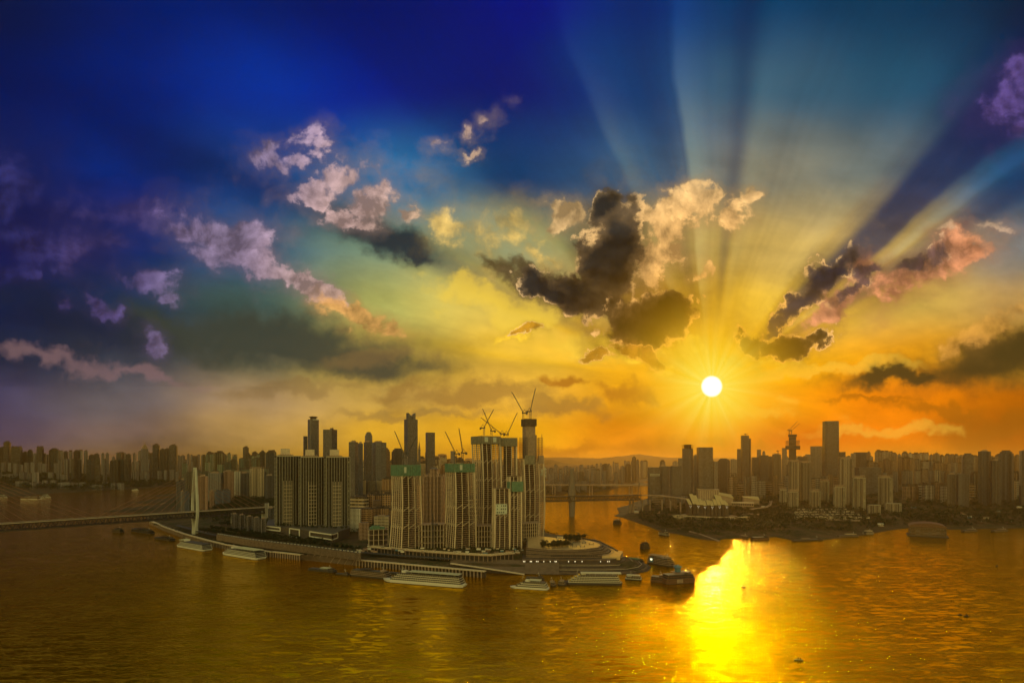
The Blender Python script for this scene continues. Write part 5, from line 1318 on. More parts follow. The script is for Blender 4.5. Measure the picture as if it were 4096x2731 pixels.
# ---- girder bridge farther up the valley
b3 = empty('girder_bridge', (0,0,0), 0, 'distant flat girder bridge on paired piers beyond the pylon', 'bridge')
m = MB(); d3 = 3600; za = Zat(1936, d3); slab(m, At(2120,d3+40,za), At(2740,d3-60,za), 30, 9, 0); m.build('deck', M['conc'], b3)
for px_ in (2215, 2364, 2523, 2640):
    for q in (-7, 7):
        m = MB(); p = At(px_, d3, 0); m.box((p.x+q*1.1, p.y, (za-8)/2-2), (6, 14, za-6)); m.build('pier', M['conc'], b3)
lt_ = empty('power_pylon', At(2557, 2330, 30), 0, 'thin lattice power pylon on the shore behind the river bridge', 'pylon')
m = MB(); Hh = Zat(1929, 2330)-30
for k in range(6):
    w0, w1 = 9*(1-k/6.6), 9*(1-(k+1)/6.6); z0_, z1_ = Hh*k/6, Hh*(k+1)/6
    for a_, b_ in ((-1,-1),(1,-1),(1,1),(-1,1)):
        m.bar((a_*w0,b_*w0,z0_),(a_*w1,b_*w1,z1_),.6)
    m.bar((-w0,-w0,z0_),(w1,-w1,z1_),.35); m.bar((w0,-w0,z0_),(-w1,-w1,z1_),.35)
m.build('lattice', M['steel'], lt_)
m = MB(); [m.bar((-11,0,z),(11,0,z),.5) for z in (Hh*.72, Hh*.84)]; m.build('cross_arm', M['steel'], lt_)

# ================================================================== the waterfront
def strip(name, pl, w, t_, mat, label=None, cat=None, parent=None, kind=None, off=0.0, inward=1, dz=0.0):
    """ribbon along a line of places, w metres wide towards the land"""
    m = MB(); n = len(pl); P = []
    for i, p in enumerate(pl):
        a, b_ = pl[max(0, i-1)], pl[min(n-1, i+1)]; d_ = Vector((b_.x-a.x, b_.y-a.y, 0)).normalized(); nn = Vector((-d_.y, d_.x, 0))*inward
        u, v_ = p+nn*off, p+nn*(off+w)
        P += [(u.x,u.y,p.z+dz-t_),(v_.x,v_.y,p.z+dz-t_),(v_.x,v_.y,p.z+dz),(u.x,u.y,p.z+dz)]
    fs = [(0,1,2,3)]+[((n-1)*4+3,(n-1)*4+2,(n-1)*4+1,(n-1)*4)]
    for i in range(n-1):
        a, b_ = i*4, i*4+4
        for j in range(4): fs.append((a+j, b_+j, b_+(j+1)%4, a+(j+1)%4))
    m.poly(P, fs); o = m.build(name, mat, parent)
    return tag(o, label, cat, None, kind) if parent is None else o
def walk(pl, step):
    out = []; rest = 0.0
    for a, b_ in zip(pl, pl[1:]):
        L = (b_-a).length; s_ = rest
        while s_ < L: out.append((a.lerp(b_, s_/L), (b_-a).normalized())); s_ += step
        rest = s_-L
    return out
def quay(pts_, z, label, w=9, step=7.2, rad=1.5, wall=True):
    pl = [Wp(a, b_, z) for a, b_ in pts_]
    r = empty('piled_quay', (0,0,0), 0, label, 'quay')
    strip('promenade', pl, w, 1.4, M['conc_l'], parent=r)
    strip('parapet', pl, .7, .1, M['white'], parent=r, dz=1.1)
    m = MB()
    for p, d_ in walk(pl, step): m.bar((p.x+d_.y*-.2, p.y+1.8, -3), (p.x, p.y+1.8, z-1.4), rad, n=8)
    m.build('pile', M['conc'], r)['kind'] = 'stuff'
    if wall:
        q = [p+Vector((0,0,-1.4)) for p in pl]; strip('back_wall', q, 1.6, z+1, M['conc_d'], parent=r, off=w-2)
    return r
Q1 = [(596,2081),(660,2108),(730,2133),(820,2158),(900,2177),(1000,2194),(1080,2206)]
quay(Q1, 12, 'long pale walled promenade curving below the cable bridge', 8, 9, 1.0)
quay([(1082,2205),(1150,2212),(1200,2218)], 12, 'short piled quay with pale top edge beside the sloping stone bank', 9)
quay([(1425,2238),(1560,2250),(1700,2263),(1800,2272),(1936,2284)], 12, 'long piled quay with bright top edge behind the moored ships', 9)
# stone bank with slanting stairs
def sheet(name, quad, mat, label, kind='structure', nu=10, nv=2):
    m = MB(); P = []; a, b_, c_, d_ = [Vector(q) for q in quad]
    for j in range(nv+1):
        for i in range(nu+1):
            P.append(a.lerp(b_, i/nu).lerp(d_.lerp(c_, i/nu), j/nv))
    fs = [(j*(nu+1)+i, j*(nu+1)+i+1, (j+1)*(nu+1)+i+1, (j+1)*(nu+1)+i) for j in range(nv) for i in range(nu)]
    m.poly(P, fs); m.poly([p-Vector((0,0,3)) for p in P], [tuple(reversed(f)) for f in fs]); o = m.build(name, mat); return tag(o, label, None, None, kind)
rv = [Wp(1196,2238,-1), Wp(1430,2264,-1), Wp(1432,2232,13), Wp(1200,2216,13)]
sheet('embankment', rv, M['stone'], 'sloping stone river bank between two piled quays')
for i in range(8):
    f_ = .08+i*.118; a = rv[0].lerp(rv[1], f_); b_ = rv[3].lerp(rv[2], min(1, f_+.06)); m = MB(); v_ = Vector((0,0,1.0))
    m.bar(a+v_*.7, b_+v_*.7, .9); m.bar(a+v_*.7+Vector((3,0,0)), b_+v_*.7+Vector((3,0,0)), .5)
    s_ = m.build('bank_stair', M['conc']); tag(s_, 'pale stair running down the stone bank, %s from the left' % nth(i+1), 'stair', 'stairs down the stone bank')
# ramp and sloping apron
r = empty('boat_ramp', (0,0,0), 0, 'long pale boat ramp sloping into the brown water by the ferry', 'ramp')
strip('ramp_deck', [Wp(1800,2252,13.5), Wp(1900,2266,10.5), Wp(2000,2281,6.5), Wp(2096,2296,1.5)], 7, 1.2, M['conc_l'], parent=r)
strip('ramp_wall', [Wp(1800,2252,12.3), Wp(1900,2266,9.3), Wp(2000,2281,5.3), Wp(2096,2296,.3)], 1.2, 9, M['stone_d'], parent=r)
sheet('apron', [Wp(1800,2262,8.5), Wp(2100,2296,.6), Wp(2100,2240,15.5), Wp(1800,2228,15.5)], M['stone'], 'sloping paved apron above the boat ramp')
sheet('apron', [Wp(2100,2294,.9), Wp(2236,2296,.9), Wp(2236,2250,14), Wp(2100,2250,14)], M['stone'], 'pale concrete slope between the ramp and the stone tiers')
# tiers of the tip
Ac = [(2150,2297),(2300,2298),(2430,2297),(2540,2294),(2590,2284),(2606,2270),(2590,2256),(2545,2244)]
Bc = [(2150,2251),(2300,2252),(2400,2252),(2452,2250),(2494,2244),(2506,2236),(2496,2226),(2472,2219)]
backp = [Wp(2400,2185,12), Wp(2150,2185,12)]
tip = empty('stone_tiers', (0,0,0), 0, 'curving dark stone tiers stepping down to the water at the tip', 'terraces')
NT = 9
for k in range(NT):
    f_ = k/(NT-1.); z = .8+f_*11.6; P = []
    for a, b_ in zip(Ac, Bc):
        p = Wp(a[0], a[1], 0); q = Wp(b_[0], b_[1], 12); p.z = q.z = 0; P.append(tuple(p.lerp(q, f_).xy))
    P += [(q.x, q.y) for q in backp]
    m = MB(); m.prism(P, -3, z); m.build('tier', M['stone'] if k % 3 == 1 else M['stone_d'], tip)
    if k in (3, 6):
        m = MB()
        for (x0, y0), (x1, y1) in zip(P[:-2], P[1:-2]): m.bar((x0, y0+.4, z+.25), (x1, y1+.4, z+.25), .4)
        m.build('tier_edge', M['conc_l'], tip)
def poly_(l, z): return [tuple(Wp(a, b_, z).xy) for a, b_ in l]
wl = empty('harbour_wall', (0,0,0), 0, 'dark curved wall with a row of lit lamps under the terraces', 'wall')
W1 = [(2088,2251),(2200,2251),(2330,2251),(2440,2250),(2488,2240),(2492,2228),(2470,2215)]
m = MB(); m.prism(poly_(W1+[(2380,2165),(2100,2165)], 12), 8, 18); m.build('wall', M['stone_d'], wl)
m = MB(); P = poly_(W1, 12)
for (x0, y0), (x1, y1) in zip(P, P[1:]): m.bar((x0, y0-.3, 18.2), (x1, y1-.3, 18.2), .5)
m.build('coping', M['conc'], wl)
for px_ in (2094,2099,2121,2126,2146,2152,2175,2201,2220,2225,2274,2300,2328,2402,2430,2437,2455,2459,2484):
    p = Wp(px_, 2244, 15.2); m = MB(); m.box((p.x, Wp(px_,2251 if px_ < 2440 else 2242,12).y-.7, 15.2), (1.0,.5,1.5)); m.build('lamp', M['lamp'], wl)
tr = empty('upper_terraces', (0,0,0), 0, 'ship shaped upper terraces carrying the sunlit plaza of the tip', 'terraces')
U0 = [(2104,2231),(2180,2232),(2300,2232),(2400,2231),(2456,2224),(2470,2215),(2456,2205)]
U1 = [(2106,2188),(2190,2197),(2270,2199),(2340,2196),(2396,2188),(2408,2178),(2392,2168)]
for k in range(6):
    f_ = k/5.; P = []
    for a, b_ in zip(U0, U1):
        p = Wp(a[0], a[1], 18); q = Wp(b_[0], b_[1], 33); p.z = q.z = 0; P.append(tuple(p.lerp(q, f_).xy))
    zt_ = 19+f_*13.6
    m = MB(); m.prism(P+poly_([(2340,2156),(2240,2150),(2150,2140),(2108,2150)], 33), 10, zt_); m.build('terrace', M['stone'] if k % 2 else M['stone_d'], tr)
    m = MB()
    for (x0, y0), (x1, y1) in zip(P, P[1:]): m.bar((x0, y0-.25, zt_+.9), (x1, y1-.25, zt_+.9), .3)
    for p, d_ in walk([Vector((x, y, 0)) for x, y in P], 7): m.bar((p.x, p.y, zt_), (p.x, p.y, zt_+1), .3)
    m.build('railing', M['conc'], tr)
m = MB()
for i in range(26):
    p = Wp(2205+i*7.2, 2214, 27); m.box((p.x, p.y-9.0, 24.4), (1.9,.6,2.4))
m.build('opening', M['glass'], tr)
pz = [(2112,2186),(2190,2195),(2270,2197),(2338,2194),(2392,2187),(2402,2178),(2386,2169),(2340,2158),(2240,2152),(2150,2143),(2110,2152)]
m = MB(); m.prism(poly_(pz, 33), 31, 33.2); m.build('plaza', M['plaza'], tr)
m = MB()
for q in (((2396,2166),(2440,2188)),((2440,2188),(2470,2205)),((2330,2154),(2396,2166))):
    m.bar(Wp(*q[0],32)+Vector((0,0,1.4)), Wp(*q[1],30)+Vector((0,0,1.4)), 1.6)
m.build('back_stair', M['stone_d'], tr)
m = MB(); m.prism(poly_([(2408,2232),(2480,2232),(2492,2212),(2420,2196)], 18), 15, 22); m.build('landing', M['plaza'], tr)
gt = empty('portal_frame', Wp(2240,2166,33), -.3, 'small white portal frame on the plaza beside the trees', 'portal')
m = MB(); m.box((-5,0,5),(1.4,1.4,10)); m.box((5,0,5),(1.4,1.4,10)); m.build('post', M['conc_l'], gt); m = MB(); m.box((0,0,10.4),(12.4,1.6,1.6)); m.build('lintel', M['conc_l'], gt)
for i, (a, b_) in enumerate(((2298,2186),(2330,2187),(2365,2176),(2300,2170),(2336,2172))):
    p = Wp(a, b_, 33.2); r = empty('plaza_bench', p, .1*i, 'U shaped dark bench and rail on the plaza, %s from the portal' % nth(i+1), 'bench', 'benches on the plaza')
    m = MB(); m.box((0,0,.8),(9,1.2,.5)); m.build('seat', M['steel'], r)
    for s_ in (-1, 1): m = MB(); m.box((s_*4.4,0,1.4),(.8,1.6,2.8)); m.build('post', M['steel'], r)
# roads
strip('riverside_road', [Wp(a, b_, 17) for a, b_ in ((700,2100),(800,2128),(900,2150),(1050,2172),(1200,2188),(1430,2208),(1600,2222),(1800,2235))], 12, .8, M['asph'], 'riverside road along the foot of the ribbed wall', kind='structure')
RW = [(868,2136),(1000,2158),(1100,2170),(1200,2181),(1300,2194),(1440,2212)]
rw = empty('retaining_wall', (0,0,0), 0, 'long ribbed grey retaining wall below the dark trees', 'wall')
pl = [Wp(a, b_, 28) for a, b_ in RW]; strip('wall', pl, 3, 14, M['conc_d'], parent=rw)
m = MB()
for p, d_ in walk(pl, 3.4): m.box((p.x, p.y-.6, 21), (.8, 1.4, 14))
m.build('rib', M['conc'], rw)['kind'] = 'stuff'
strip('upper_road', [p+Vector((0,3,0)) for p in pl], 11, .8, M['asph'], 'upper road on top of the ribbed wall', kind='structure', dz=.3)
# elevated road in front of the building site
vd = empty('viaduct', (0,0,0), 0, 'elevated pale road on dark columns in front of the building site', 'viaduct')
pl = [Wp(a, b_, 25) for a, b_ in ((1470,2186),(1580,2196),(1700,2206),(1850,2216),(1960,2221),(2060,2212))]
strip('road_deck', pl, 13, 1.6, M['conc'], parent=vd); strip('parapet', pl, .6, 1.2, M['conc_l'], parent=vd, dz=1.2); strip('parapet', pl, .6, 1.2, M['conc_l'], parent=vd, dz=1.2, off=12.4)
m = MB()
for p, d_ in walk(pl, 9): m.bar((p.x, p.y+1.5, 8), (p.x, p.y+1.5, 23.5), .6, n=6)
m.build('column', M['conc'], vd)['kind'] = 'stuff'
strip('back_wall', [p+Vector((0,0,-1.6)) for p in pl], 1.5, 14, M['hull'], parent=vd, off=9)
rnd = random.Random(77)
for i in range(44):
    px_ = rnd.uniform(1420, 2090); py_ = rnd.uniform(2188, 2207)+(px_-1420)*.012; p = Wp(px_, py_, 24); zz_ = max(24, hz(h_pen, p.x, p.y))
    r = empty('site_hut', (p.x, p.y, zz_-.3), rnd.uniform(-.3,.3), '', 'hut', 'site huts round the unfinished towers')
    m = MB(); L_ = rnd.uniform(4,10); m.box((0,0,1.4), (L_, 3, 2.8)); m.build('wall', M[rnd.choice(('conc','conc_l','white','blue','conc_d'))], r)
    m = MB(); m.box((0,0,3.0), (L_+.8, 3.8, .4)); m.build('roof', M[rnd.choice(('conc','white','red'))], r); r['px'] = px_
for i, r in enumerate(sorted([q for q in COL.objects if q.name.startswith('site_hut')], key=lambda q: q['px'])):
    r['label'] = 'small site hut before the unfinished towers, %s from the framed green roofed building' % nth(i+1); del r['px']
# cars
car = empty('parked_car', (0,0,0), 0, '', 'car', 'cars parked along the riverside roads')
m = MB(); m.box((0,0,.75),(4.6,1.9,.9)); m.build('body', M['white'], car); m = MB(); m.box((-.2,0,1.5),(2.5,1.7,.75), 0, .8); m.build('cabin', M['glass'], car)
spots = [(Wp(a, b_, 28.8)+Vector((0,0,0)), w_) for a, b_, w_ in []]
lst = []
for p, d_ in walk([Wp(a, b_, 28.3)+Vector((0,6,0)) for a, b_ in RW], 11): lst.append((p, d_, 'upper road'))
for p, d_ in walk([Wp(a, b_, 17)+Vector((0,5,0)) for a, b_ in ((1060,2173),(1200,2188),(1430,2208))], 17): lst.append((p, d_, 'lower riverside road'))
for p, d_ in walk([q+Vector((0,5,0)) for q in pl], 24): lst.append((p, d_, 'elevated road'))
cn = {}
for i, (p, d_, nm) in enumerate(lst):
    cn[nm] = cn.get(nm, 0)+1; lb = 'small car on the %s, %s from its left end' % (nm, nth(cn[nm])); an = math.atan2(d_.y, d_.x)
    if i == 0: car.location = p; car.rotation_euler = (0,0,an); car['label'] = lb
    else: clone(car, p, an, lb)

# ================================================================== boats
def hull_plan(L, W_, bow=.16, stern=.06):
    return [(-L/2, -W_*.36), (-L/2+L*stern, -W_/2), (L/2-L*bow, -W_/2), (L/2-L*bow*.4, -W_*.30), (L/2, 0), (L/2-L*bow*.4, W_*.30), (L/2-L*bow, W_/2), (-L/2+L*stern, W_/2), (-L/2, W_*.36)]
def ship(px0, py0, px1, py1, W_, decks, label, name='cruise_ship', cat='ship', hullm='white', bandm='glass', postm='white', roofm='roofp', roof=(-.45,.30), bow=.14, bayw=4.0, hull_h=4.0, dh=2.9, arches=True, funnel=False, group='moored river ships', step=.02, flip=False):
    a, b_ = Wp(px0, py0, 0), Wp(px1, py1, 0)               # waterline, stern to bow
    L = (b_-a).length; d_ = (b_-a).normalized(); n = Vector((-d_.y, d_.x, 0)); n = n if n.y > 0 else -n
    c_ = (a+b_)/2+n*W_*.5; r = empty(name, c_, math.atan2(d_.y, d_.x), label, cat, group)
    P = hull_plan(L, W_, bow); m = MB(); m.prism(sc(P, .96), -.8, hull_h, top=P); m.build('hull', M[hullm], r)
    m = MB(); m.prism(sc(P, .972), -.8, .7, top=sc(P, .975)); m.build('waterline', M['hull'], r)
    x0, x1 = -L/2+L*.03, L/2-L*bow*.95
    z = hull_h
    for k in range(decks):
        xa, xb = x0+L*step*k*.5, x1-L*step*k*1.6; w_ = W_*(.96-.02*k)
        q = MB(); q.box(((xa+xb)/2, 0, z+.15), (xb-xa, w_, .35))
        nb = max(3, int((xb-xa)/bayw)); 
        for i in range(nb+1):
            x_ = xa+(xb-xa)*i/nb
            for s_ in (-1, 1): q.box((x_, s_*(w_/2-.15), z+dh/2), (.30, .4, dh))
        for s_ in (-1, 1): q.box(((xa+xb)/2, s_*(w_/2-.1), z+.65), (xb-xa, .18, .5))
        q.build('deck', M[postm], r)
        q = MB(); q.box(((xa+xb)/2-.3, 0, z+dh/2), (xb-xa-2.4, w_-2.6, dh-.1)); q.build('cabin_row', M[bandm], r)
        z += dh
    q = MB(); xa, xb = x0+L*step*decks*.5, x1-L*step*decks*1.6; q.box(((xa+xb)/2, 0, z+.2), (xb-xa, W_*.9, .4))
    q.build('sun_deck', M['roofd'], r)
    if roof:
        q = MB(); ra, rb_ = L*roof[0], L*roof[1]
        q.box(((ra+rb_)/2, 0, z+3.1), (rb_-ra, W_*.82, .5))
        for i in range(7):
            for s_ in (-1, 1): q.box((ra+(rb_-ra)*(i+.5)/7, s_*W_*.36, z+1.6), (.4,.4,3.0))
        for i in range(int((rb_-ra)/2.4)): q.box((ra+1.2+i*2.4, 0, z+3.45), (.35, W_*.80, .25))
        q.build('canopy_roof', M[roofm], r)
    q = MB(); q.box((x1-L*step*decks*1.6-5, 0, z+1.7), (7, W_*.5, 3.2)); q.build('wheelhouse', M[postm], r)
    q = MB(); q.bar((x1-L*.10-4, 0, z+3), (x1-L*.10-6, 0, z+9), .22); q.bar((x1-L*.10-7, -2, z+6.5), (x1-L*.10-7, 2, z+6.5), .16); q.build('mast', M['white'], r)
    if funnel: q = MB(); q.box((-L*.32, 0, z+3), (5, 5, 6), 0, .7); q.build('funnel', M['blue'], r)
    return r
ship(812,2206,692,2184,24,4,'white cruise ship nearest the cable bridge pylon, round white roof at its bow',roof=(.22,.34),hull_h=3.4,dh=2.8)
ship(1026,2241,872,2216,26,4,'white cruise ship with long pale roof beside the short piled quay',roof=(-.42,.10),hull_h=4)
ship(1853,2353,1520,2326,19,4,'longest white cruise ship with pale ribbed roof, moored in front',roof=(-.44,.16),hull_h=4.6,dh=3.1,bow=.12)
ship(2192,2362,2034,2352,15,3,'small tiered white pleasure ship between the two big cruise ships',name='pleasure_ship',roof=(-.3,.0),hull_h=2.6,bow=.16,bayw=3,step=.05)
ship(2492,2341,2238,2338,19,4,'white cruise ship with dark hull and yellow lit roof near the tip',hullm='hull',roof=(-.48,.16),hull_h=4,bow=.15,step=.03)
ship(2584,2252,2690,2270,20,4,'dark rounded passenger ship with blue panel moored off the tip',name='passenger_ship',hullm='hull',postm='conc',roof=(-.45,.05),roofm='conc',funnel=False,hull_h=3,bow=.12,step=.02)
o = COL.objects[-1].parent if COL.objects[-1].parent else None
r = [q for q in COL.objects if q.get('label','').startswith('dark rounded passenger')][0]
m = MB(); m.box((-18,-10.2,9),(9,.5,9)); bp_ = m.build('side_panel', M['blue'], r); m = MB(); m.box((-18,-10.6,10),(4.5,.4,3)); m.build('panel_window', M['lamp'], bp_)
ship(2668,2338,2788,2330,20,2,'brown ornate floating restaurant with pagoda roof off the tip',name='floating_restaurant',hullm='brownhull',postm='brownhull',bandm='hull',roof=(-.2,.25),roofm='brownhull',hull_h=8,dh=3.4,bow=.06,bayw=6)
r = [q for q in COL.objects if q.get('label','').startswith('brown ornate')][0]
m = MB(); m.box((-4,-9.9,4.6),(11,.5,6)); m.build('door_frame', M['conc'], r); m = MB(); m.box((-2,0,22),(7,7,10)); m.prism([(-8,-6),(4,-6),(4,6),(-8,6)],26,30,top=[(-3,-1),(-1,-1),(-1,1),(-3,1)]); m.build('pagoda_tower', M['blue'], r)
ship(2600,2326,2664,2332,16,2,'dark brown pontoon boat joined to the floating restaurant',name='pontoon_boat',hullm='brownhull',postm='brownhull',bandm='hull',roof=None,hull_h=3,bow=.08)
ship(2566,2322,2498,2318,12,1,'low pale roofed landing barge between the cruise ship and the restaurant',name='landing_barge',hullm='hull',roof=(-.4,.4),hull_h=2,bow=.06)
ship(2488,2246,2568,2256,16,1,'dark green roofed landing pontoon at the end of the tiers',name='landing_pontoon',hullm='hull',postm='conc_d',roof=(-.3,.3),roofm='green',hull_h=2.5,bow=.06)
ship(2230,2340,2266,2342,10,1,'small dark tug at the bow of the yellow roofed cruise ship',name='tug',hullm='hull',postm='conc',roof=None,hull_h=2.4,bow=.2)
ship(1228,2280,1336,2291,13,1,'flat dark work barge with pale awning, moored alone',name='work_barge',hullm='hull',postm='conc_d',roof=(-.05,.25),hull_h=2,bow=.06,dh=1.6)
ship(1395,2302,1560,2318,17,3,'old dark passenger ferry behind the longest cruise ship',name='old_ferry',hullm='hull',postm='conc',roof=(-.25,.0),roofm='conc_d',hull_h=3,bow=.08,dh=2.6)
ship(1340,2296,1392,2301,7,1,'thin dark pontoon linking the work barge and the old ferry',name='landing_pontoon',hullm='hull',postm='conc_d',roof=None,hull_h=1,bow=.04,dh=.9)
ship(1540,2294,1620,2300,10,1,'low dark pontoon behind the longest cruise ship',name='landing_pontoon',hullm='hull',postm='conc_d',roof=None,hull_h=1.4,bow=.04,dh=1.2)
ship(2200,2344,2222,2346,9,1,'small dark boat behind the tiered pleasure ship',name='tug',hullm='hull',postm='conc',roof=None,hull_h=2.4,bow=.2)
ship(2100,2318,2176,2322,10,1,'narrow pontoon with gangway behind the tiered pleasure ship',name='landing_pontoon',hullm='hull',postm='conc_d',roof=None,hull_h=1.2,bow=.05)
ship(2576,2196,2604,2192,14,3,'small double decked ferry alone in the golden water',name='ferry',hullm='hull',postm='conc_d',roof=(-.3,.2),roofm='conc_d',hull_h=2.4,bow=.1,bayw=3)
ship(2450,2094,2478,2096,18,3,'dark boxy houseboat below the headland near the pylon',name='houseboat',hullm='hull',postm='conc_d',roof=(-.35,.35),roofm='conc',hull_h=2,bow=.06)
ship(2632,2138,2666,2144,14,2,'dark tour boat with columned deck off the headland',name='tour_boat',hullm='hull',postm='conc_l',roof=(-.4,.4),roofm='conc_d',hull_h=2.4,bow=.1)
ship(3012,2160,3084,2157,12,1,'low brown cargo barge with house at its stern below the headland',name='cargo_barge',hullm='brownhull',postm='conc_d',roof=None,hull_h=4,bow=.1)
ship(2958,2148,2984,2154,9,1,'little pale shed boat on the headland shore',name='houseboat',hullm='hull',postm='conc',roof=(-.4,.4),roofm='conc',hull_h=1,bow=.06)
ship(3174,2166,3300,2160,10,1,'long flat barge moored along the reedy shore',name='cargo_barge',hullm='hull',postm='conc_d',roof=(-.2,.05),roofm='conc',hull_h=1.6,bow=.06,dh=1.6)
ship(3356,2148,3440,2146,12,1,'floating dock with white huts by the reedy shore',name='floating_dock',hullm='hull',postm='conc',roof=(-.1,.3),roofm='conc_l',hull_h=1.6,bow=.05)
ship(3466,2138,3498,2136,12,2,'small white cabin boat right of the floating dock',name='houseboat',hullm='hull',postm='conc_l',roof=(-.35,.35),roofm='conc_l',hull_h=1.4,bow=.06)
ship(3220,2134,3256,2132,8,1,'tiny pale shed boat above the long flat barge',name='houseboat',hullm='hull',postm='conc',roof=(-.35,.35),roofm='conc',hull_h=1,bow=.06)
ship(3858,2128,3918,2124,12,1,'small dark patrol boat right of the vaulted hall',name='patrol_boat',hullm='hull',postm='conc',roof=(-.1,.15),roofm='conc',hull_h=2,bow=.12)
ship(3978,2128,4040,2124,12,1,'second dark patrol boat towards the right edge',name='patrol_boat',hullm='hull',postm='conc',roof=(-.1,.15),roofm='conc',hull_h=2,bow=.12)
ship(3910,2104,3948,2104,16,2,'dark roofed houseboat behind the first patrol boat',name='houseboat',hullm='hull',postm='conc_d',roof=(-.4,.4),roofm='brownhull',hull_h=2,bow=.06)
ship(4030,2104,4068,2104,16,2,'dark roofed houseboat behind the second patrol boat',name='houseboat',hullm='hull',postm='conc_d',roof=(-.4,.4),roofm='brownhull',hull_h=2,bow=.06)
ship(528,2046,612,2042,16,2,'row of dark dock boats on the far side of the cable bridge',name='dock_boat',hullm='hull',postm='conc_d',roof=(-.3,.1),roofm='conc_d',hull_h=1.6,bow=.05)
ship(630,2026,660,2018,12,2,'small grey boat moored near the peninsula tip by the bridge',name='dock_boat',hullm='hull',postm='conc_d',roof=(-.3,.2),roofm='conc',hull_h=1.6,bow=.1)
ship(446,2128,482,2130,14,2,'small dark work boat under the bridge deck',name='work_boat',hullm='hull',postm='conc_d',roof=(-.3,.2),roofm='conc_d',hull_h=2,bow=.1)
ship(520,2124,602,2136,16,2,'cluster boat of dark cabins under the bridge deck',name='work_boat',hullm='hull',postm='conc_d',roof=(-.3,.2),roofm='conc_d',hull_h=2,bow=.08)
ship(614,2154,682,2164,16,1,'dark low dock boat beside the white cruise ship bow',name='work_boat',hullm='hull',postm='conc_d',roof=(-.2,.3),roofm='conc_d',hull_h=2,bow=.08)
ship(-4,1992,34,1990,24,3,'white ship at the far left edge by the opposite bank',name='cruise_ship',roof=(-.2,.2),hull_h=4)
ship(78,1998,160,1998,26,3,'grey dockside passenger ship by the opposite bank',name='passenger_ship',postm='conc',roof=(-.3,.2),hull_h=4)
ship(162,1992,208,1990,24,4,'white domed ship by the opposite bank',name='cruise_ship',roof=(-.2,.2),hull_h=4)
ship(526,1960,552,1960,14,1,'tiny white boat crossing far up the left river',name='ferry',roof=(-.2,.2),hull_h=3)
# vaulted floating hall
p = Wp(3740, 2148, 0); vh = empty('vaulted_floating_hall', p+Vector((0,30,0)), -az(3740)+.08, 'big floating hall with arched roof moored off the right bank', 'floating hall', 'moored river ships')
k_ = p.y/F; hw, hd = 60*k_, 30
m = MB(); m.box((0,0,1), (hw*2+10, hd*2+6, 4)); m.build('pontoon', M['hull'], vh)
m = MB(); m.box((0,0,14.5), (hw*2, hd*2, 23)); m.build('wall', M['off2'], vh, (.16,.10,.05), uv=True)
m = MB(); P = []; n = 14
for j in (-1, 1):
    for i in range(n+1):
        a_ = math.pi*i/n; P.append((-math.cos(a_)*(hw+1.5), j*(hd+1.5), 26+math.sin(a_)*11))
fs = [tuple(range(n+1))]+[tuple(range(2*n+1, n, -1))]+[(i+1, i, i+n+1, i+n+2) for i in range(n)]+[(0, n, 2*n+1, n+1)]
m.poly(P, fs); m.build('vaulted_roof', M['brownhull'], vh)
m = MB()
for i in range(14): m.box((-hw+4+i*(hw*2-8)/13, -hd-.3, 21), (2.2,.5,2.6))
m.build('window', M['glass'], vh)
for (a, b_, s_, lb) in ((2975,2347,1.0,'tiny rowing boat near the bright sun track'),(3988,2264,1.0,'tiny rowing boat near the right edge of the gold water'),(3841,2459,.8,'left one of two tiny boats side by side'),(3866,2464,.9,'right one of two tiny boats side by side'),(3195,2640,1.1,'tiny dark fishing boat with crew at the bottom')):
    p = Wp(a, b_, 0); r = empty('rowing_boat', p, rnd.uniform(-.4,.4), lb, 'boat', 'tiny boats on the open water'); r.scale = (s_,s_,s_)
    m = MB(); P = hull_plan(8.4, 2.2, .35, .12); m.prism(sc(P,.8), -.3, .9, top=P); m.build('hull', M['hull'], r)
    m = MB(); m.box((-.6,0,1.9),(1.0,.8,2.0),0,.7); m.box((-.6,0,3.1),(.5,.5,.5)); m.box((1.4,0,1.5),(1.0,.8,1.5),0,.7); m.box((1.4,0,2.5),(.5,.5,.5)); m.build('cargo', M['hull'], r)

# ================================================================== vegetation
def clump(m, c, rx, rz, n, rnd, s=1.0):
    """leaf sprays through an uneven volume"""
    V_, F_ = [], []
    for _ in range(n):
        while True:
            x, y, z = rnd.uniform(-1,1), rnd.uniform(-1,1), rnd.uniform(-1,1)
            q = x*x+y*y+z*z
            if .25 < q < 1: break
        px_, py_, pz_ = c[0]+x*rx, c[1]+y*rx, c[2]+z*rz
        a_ = rnd.uniform(0, 6.28); e_ = rnd.uniform(-.7,.9); l = s*rnd.uniform(.6,1.5)
        u = (math.cos(a_)*l, math.sin(a_)*l, math.sin(e_)*l*.5); v_ = (-math.sin(a_)*l*.7, math.cos(a_)*l*.7, math.cos(e_)*l*.6)
        o = len(V_); V_ += [(px_,py_,pz_),(px_+u[0],py_+u[1],pz_+u[2]),(px_+u[0]+v_[0],py_+u[1]+v_[1],pz_+u[2]+v_[2]),(px_+v_[0],py_+v_[1],pz_+v_[2])]; F_.append((o,o+1,o+2,o+3))
    m.poly(V_, F_)
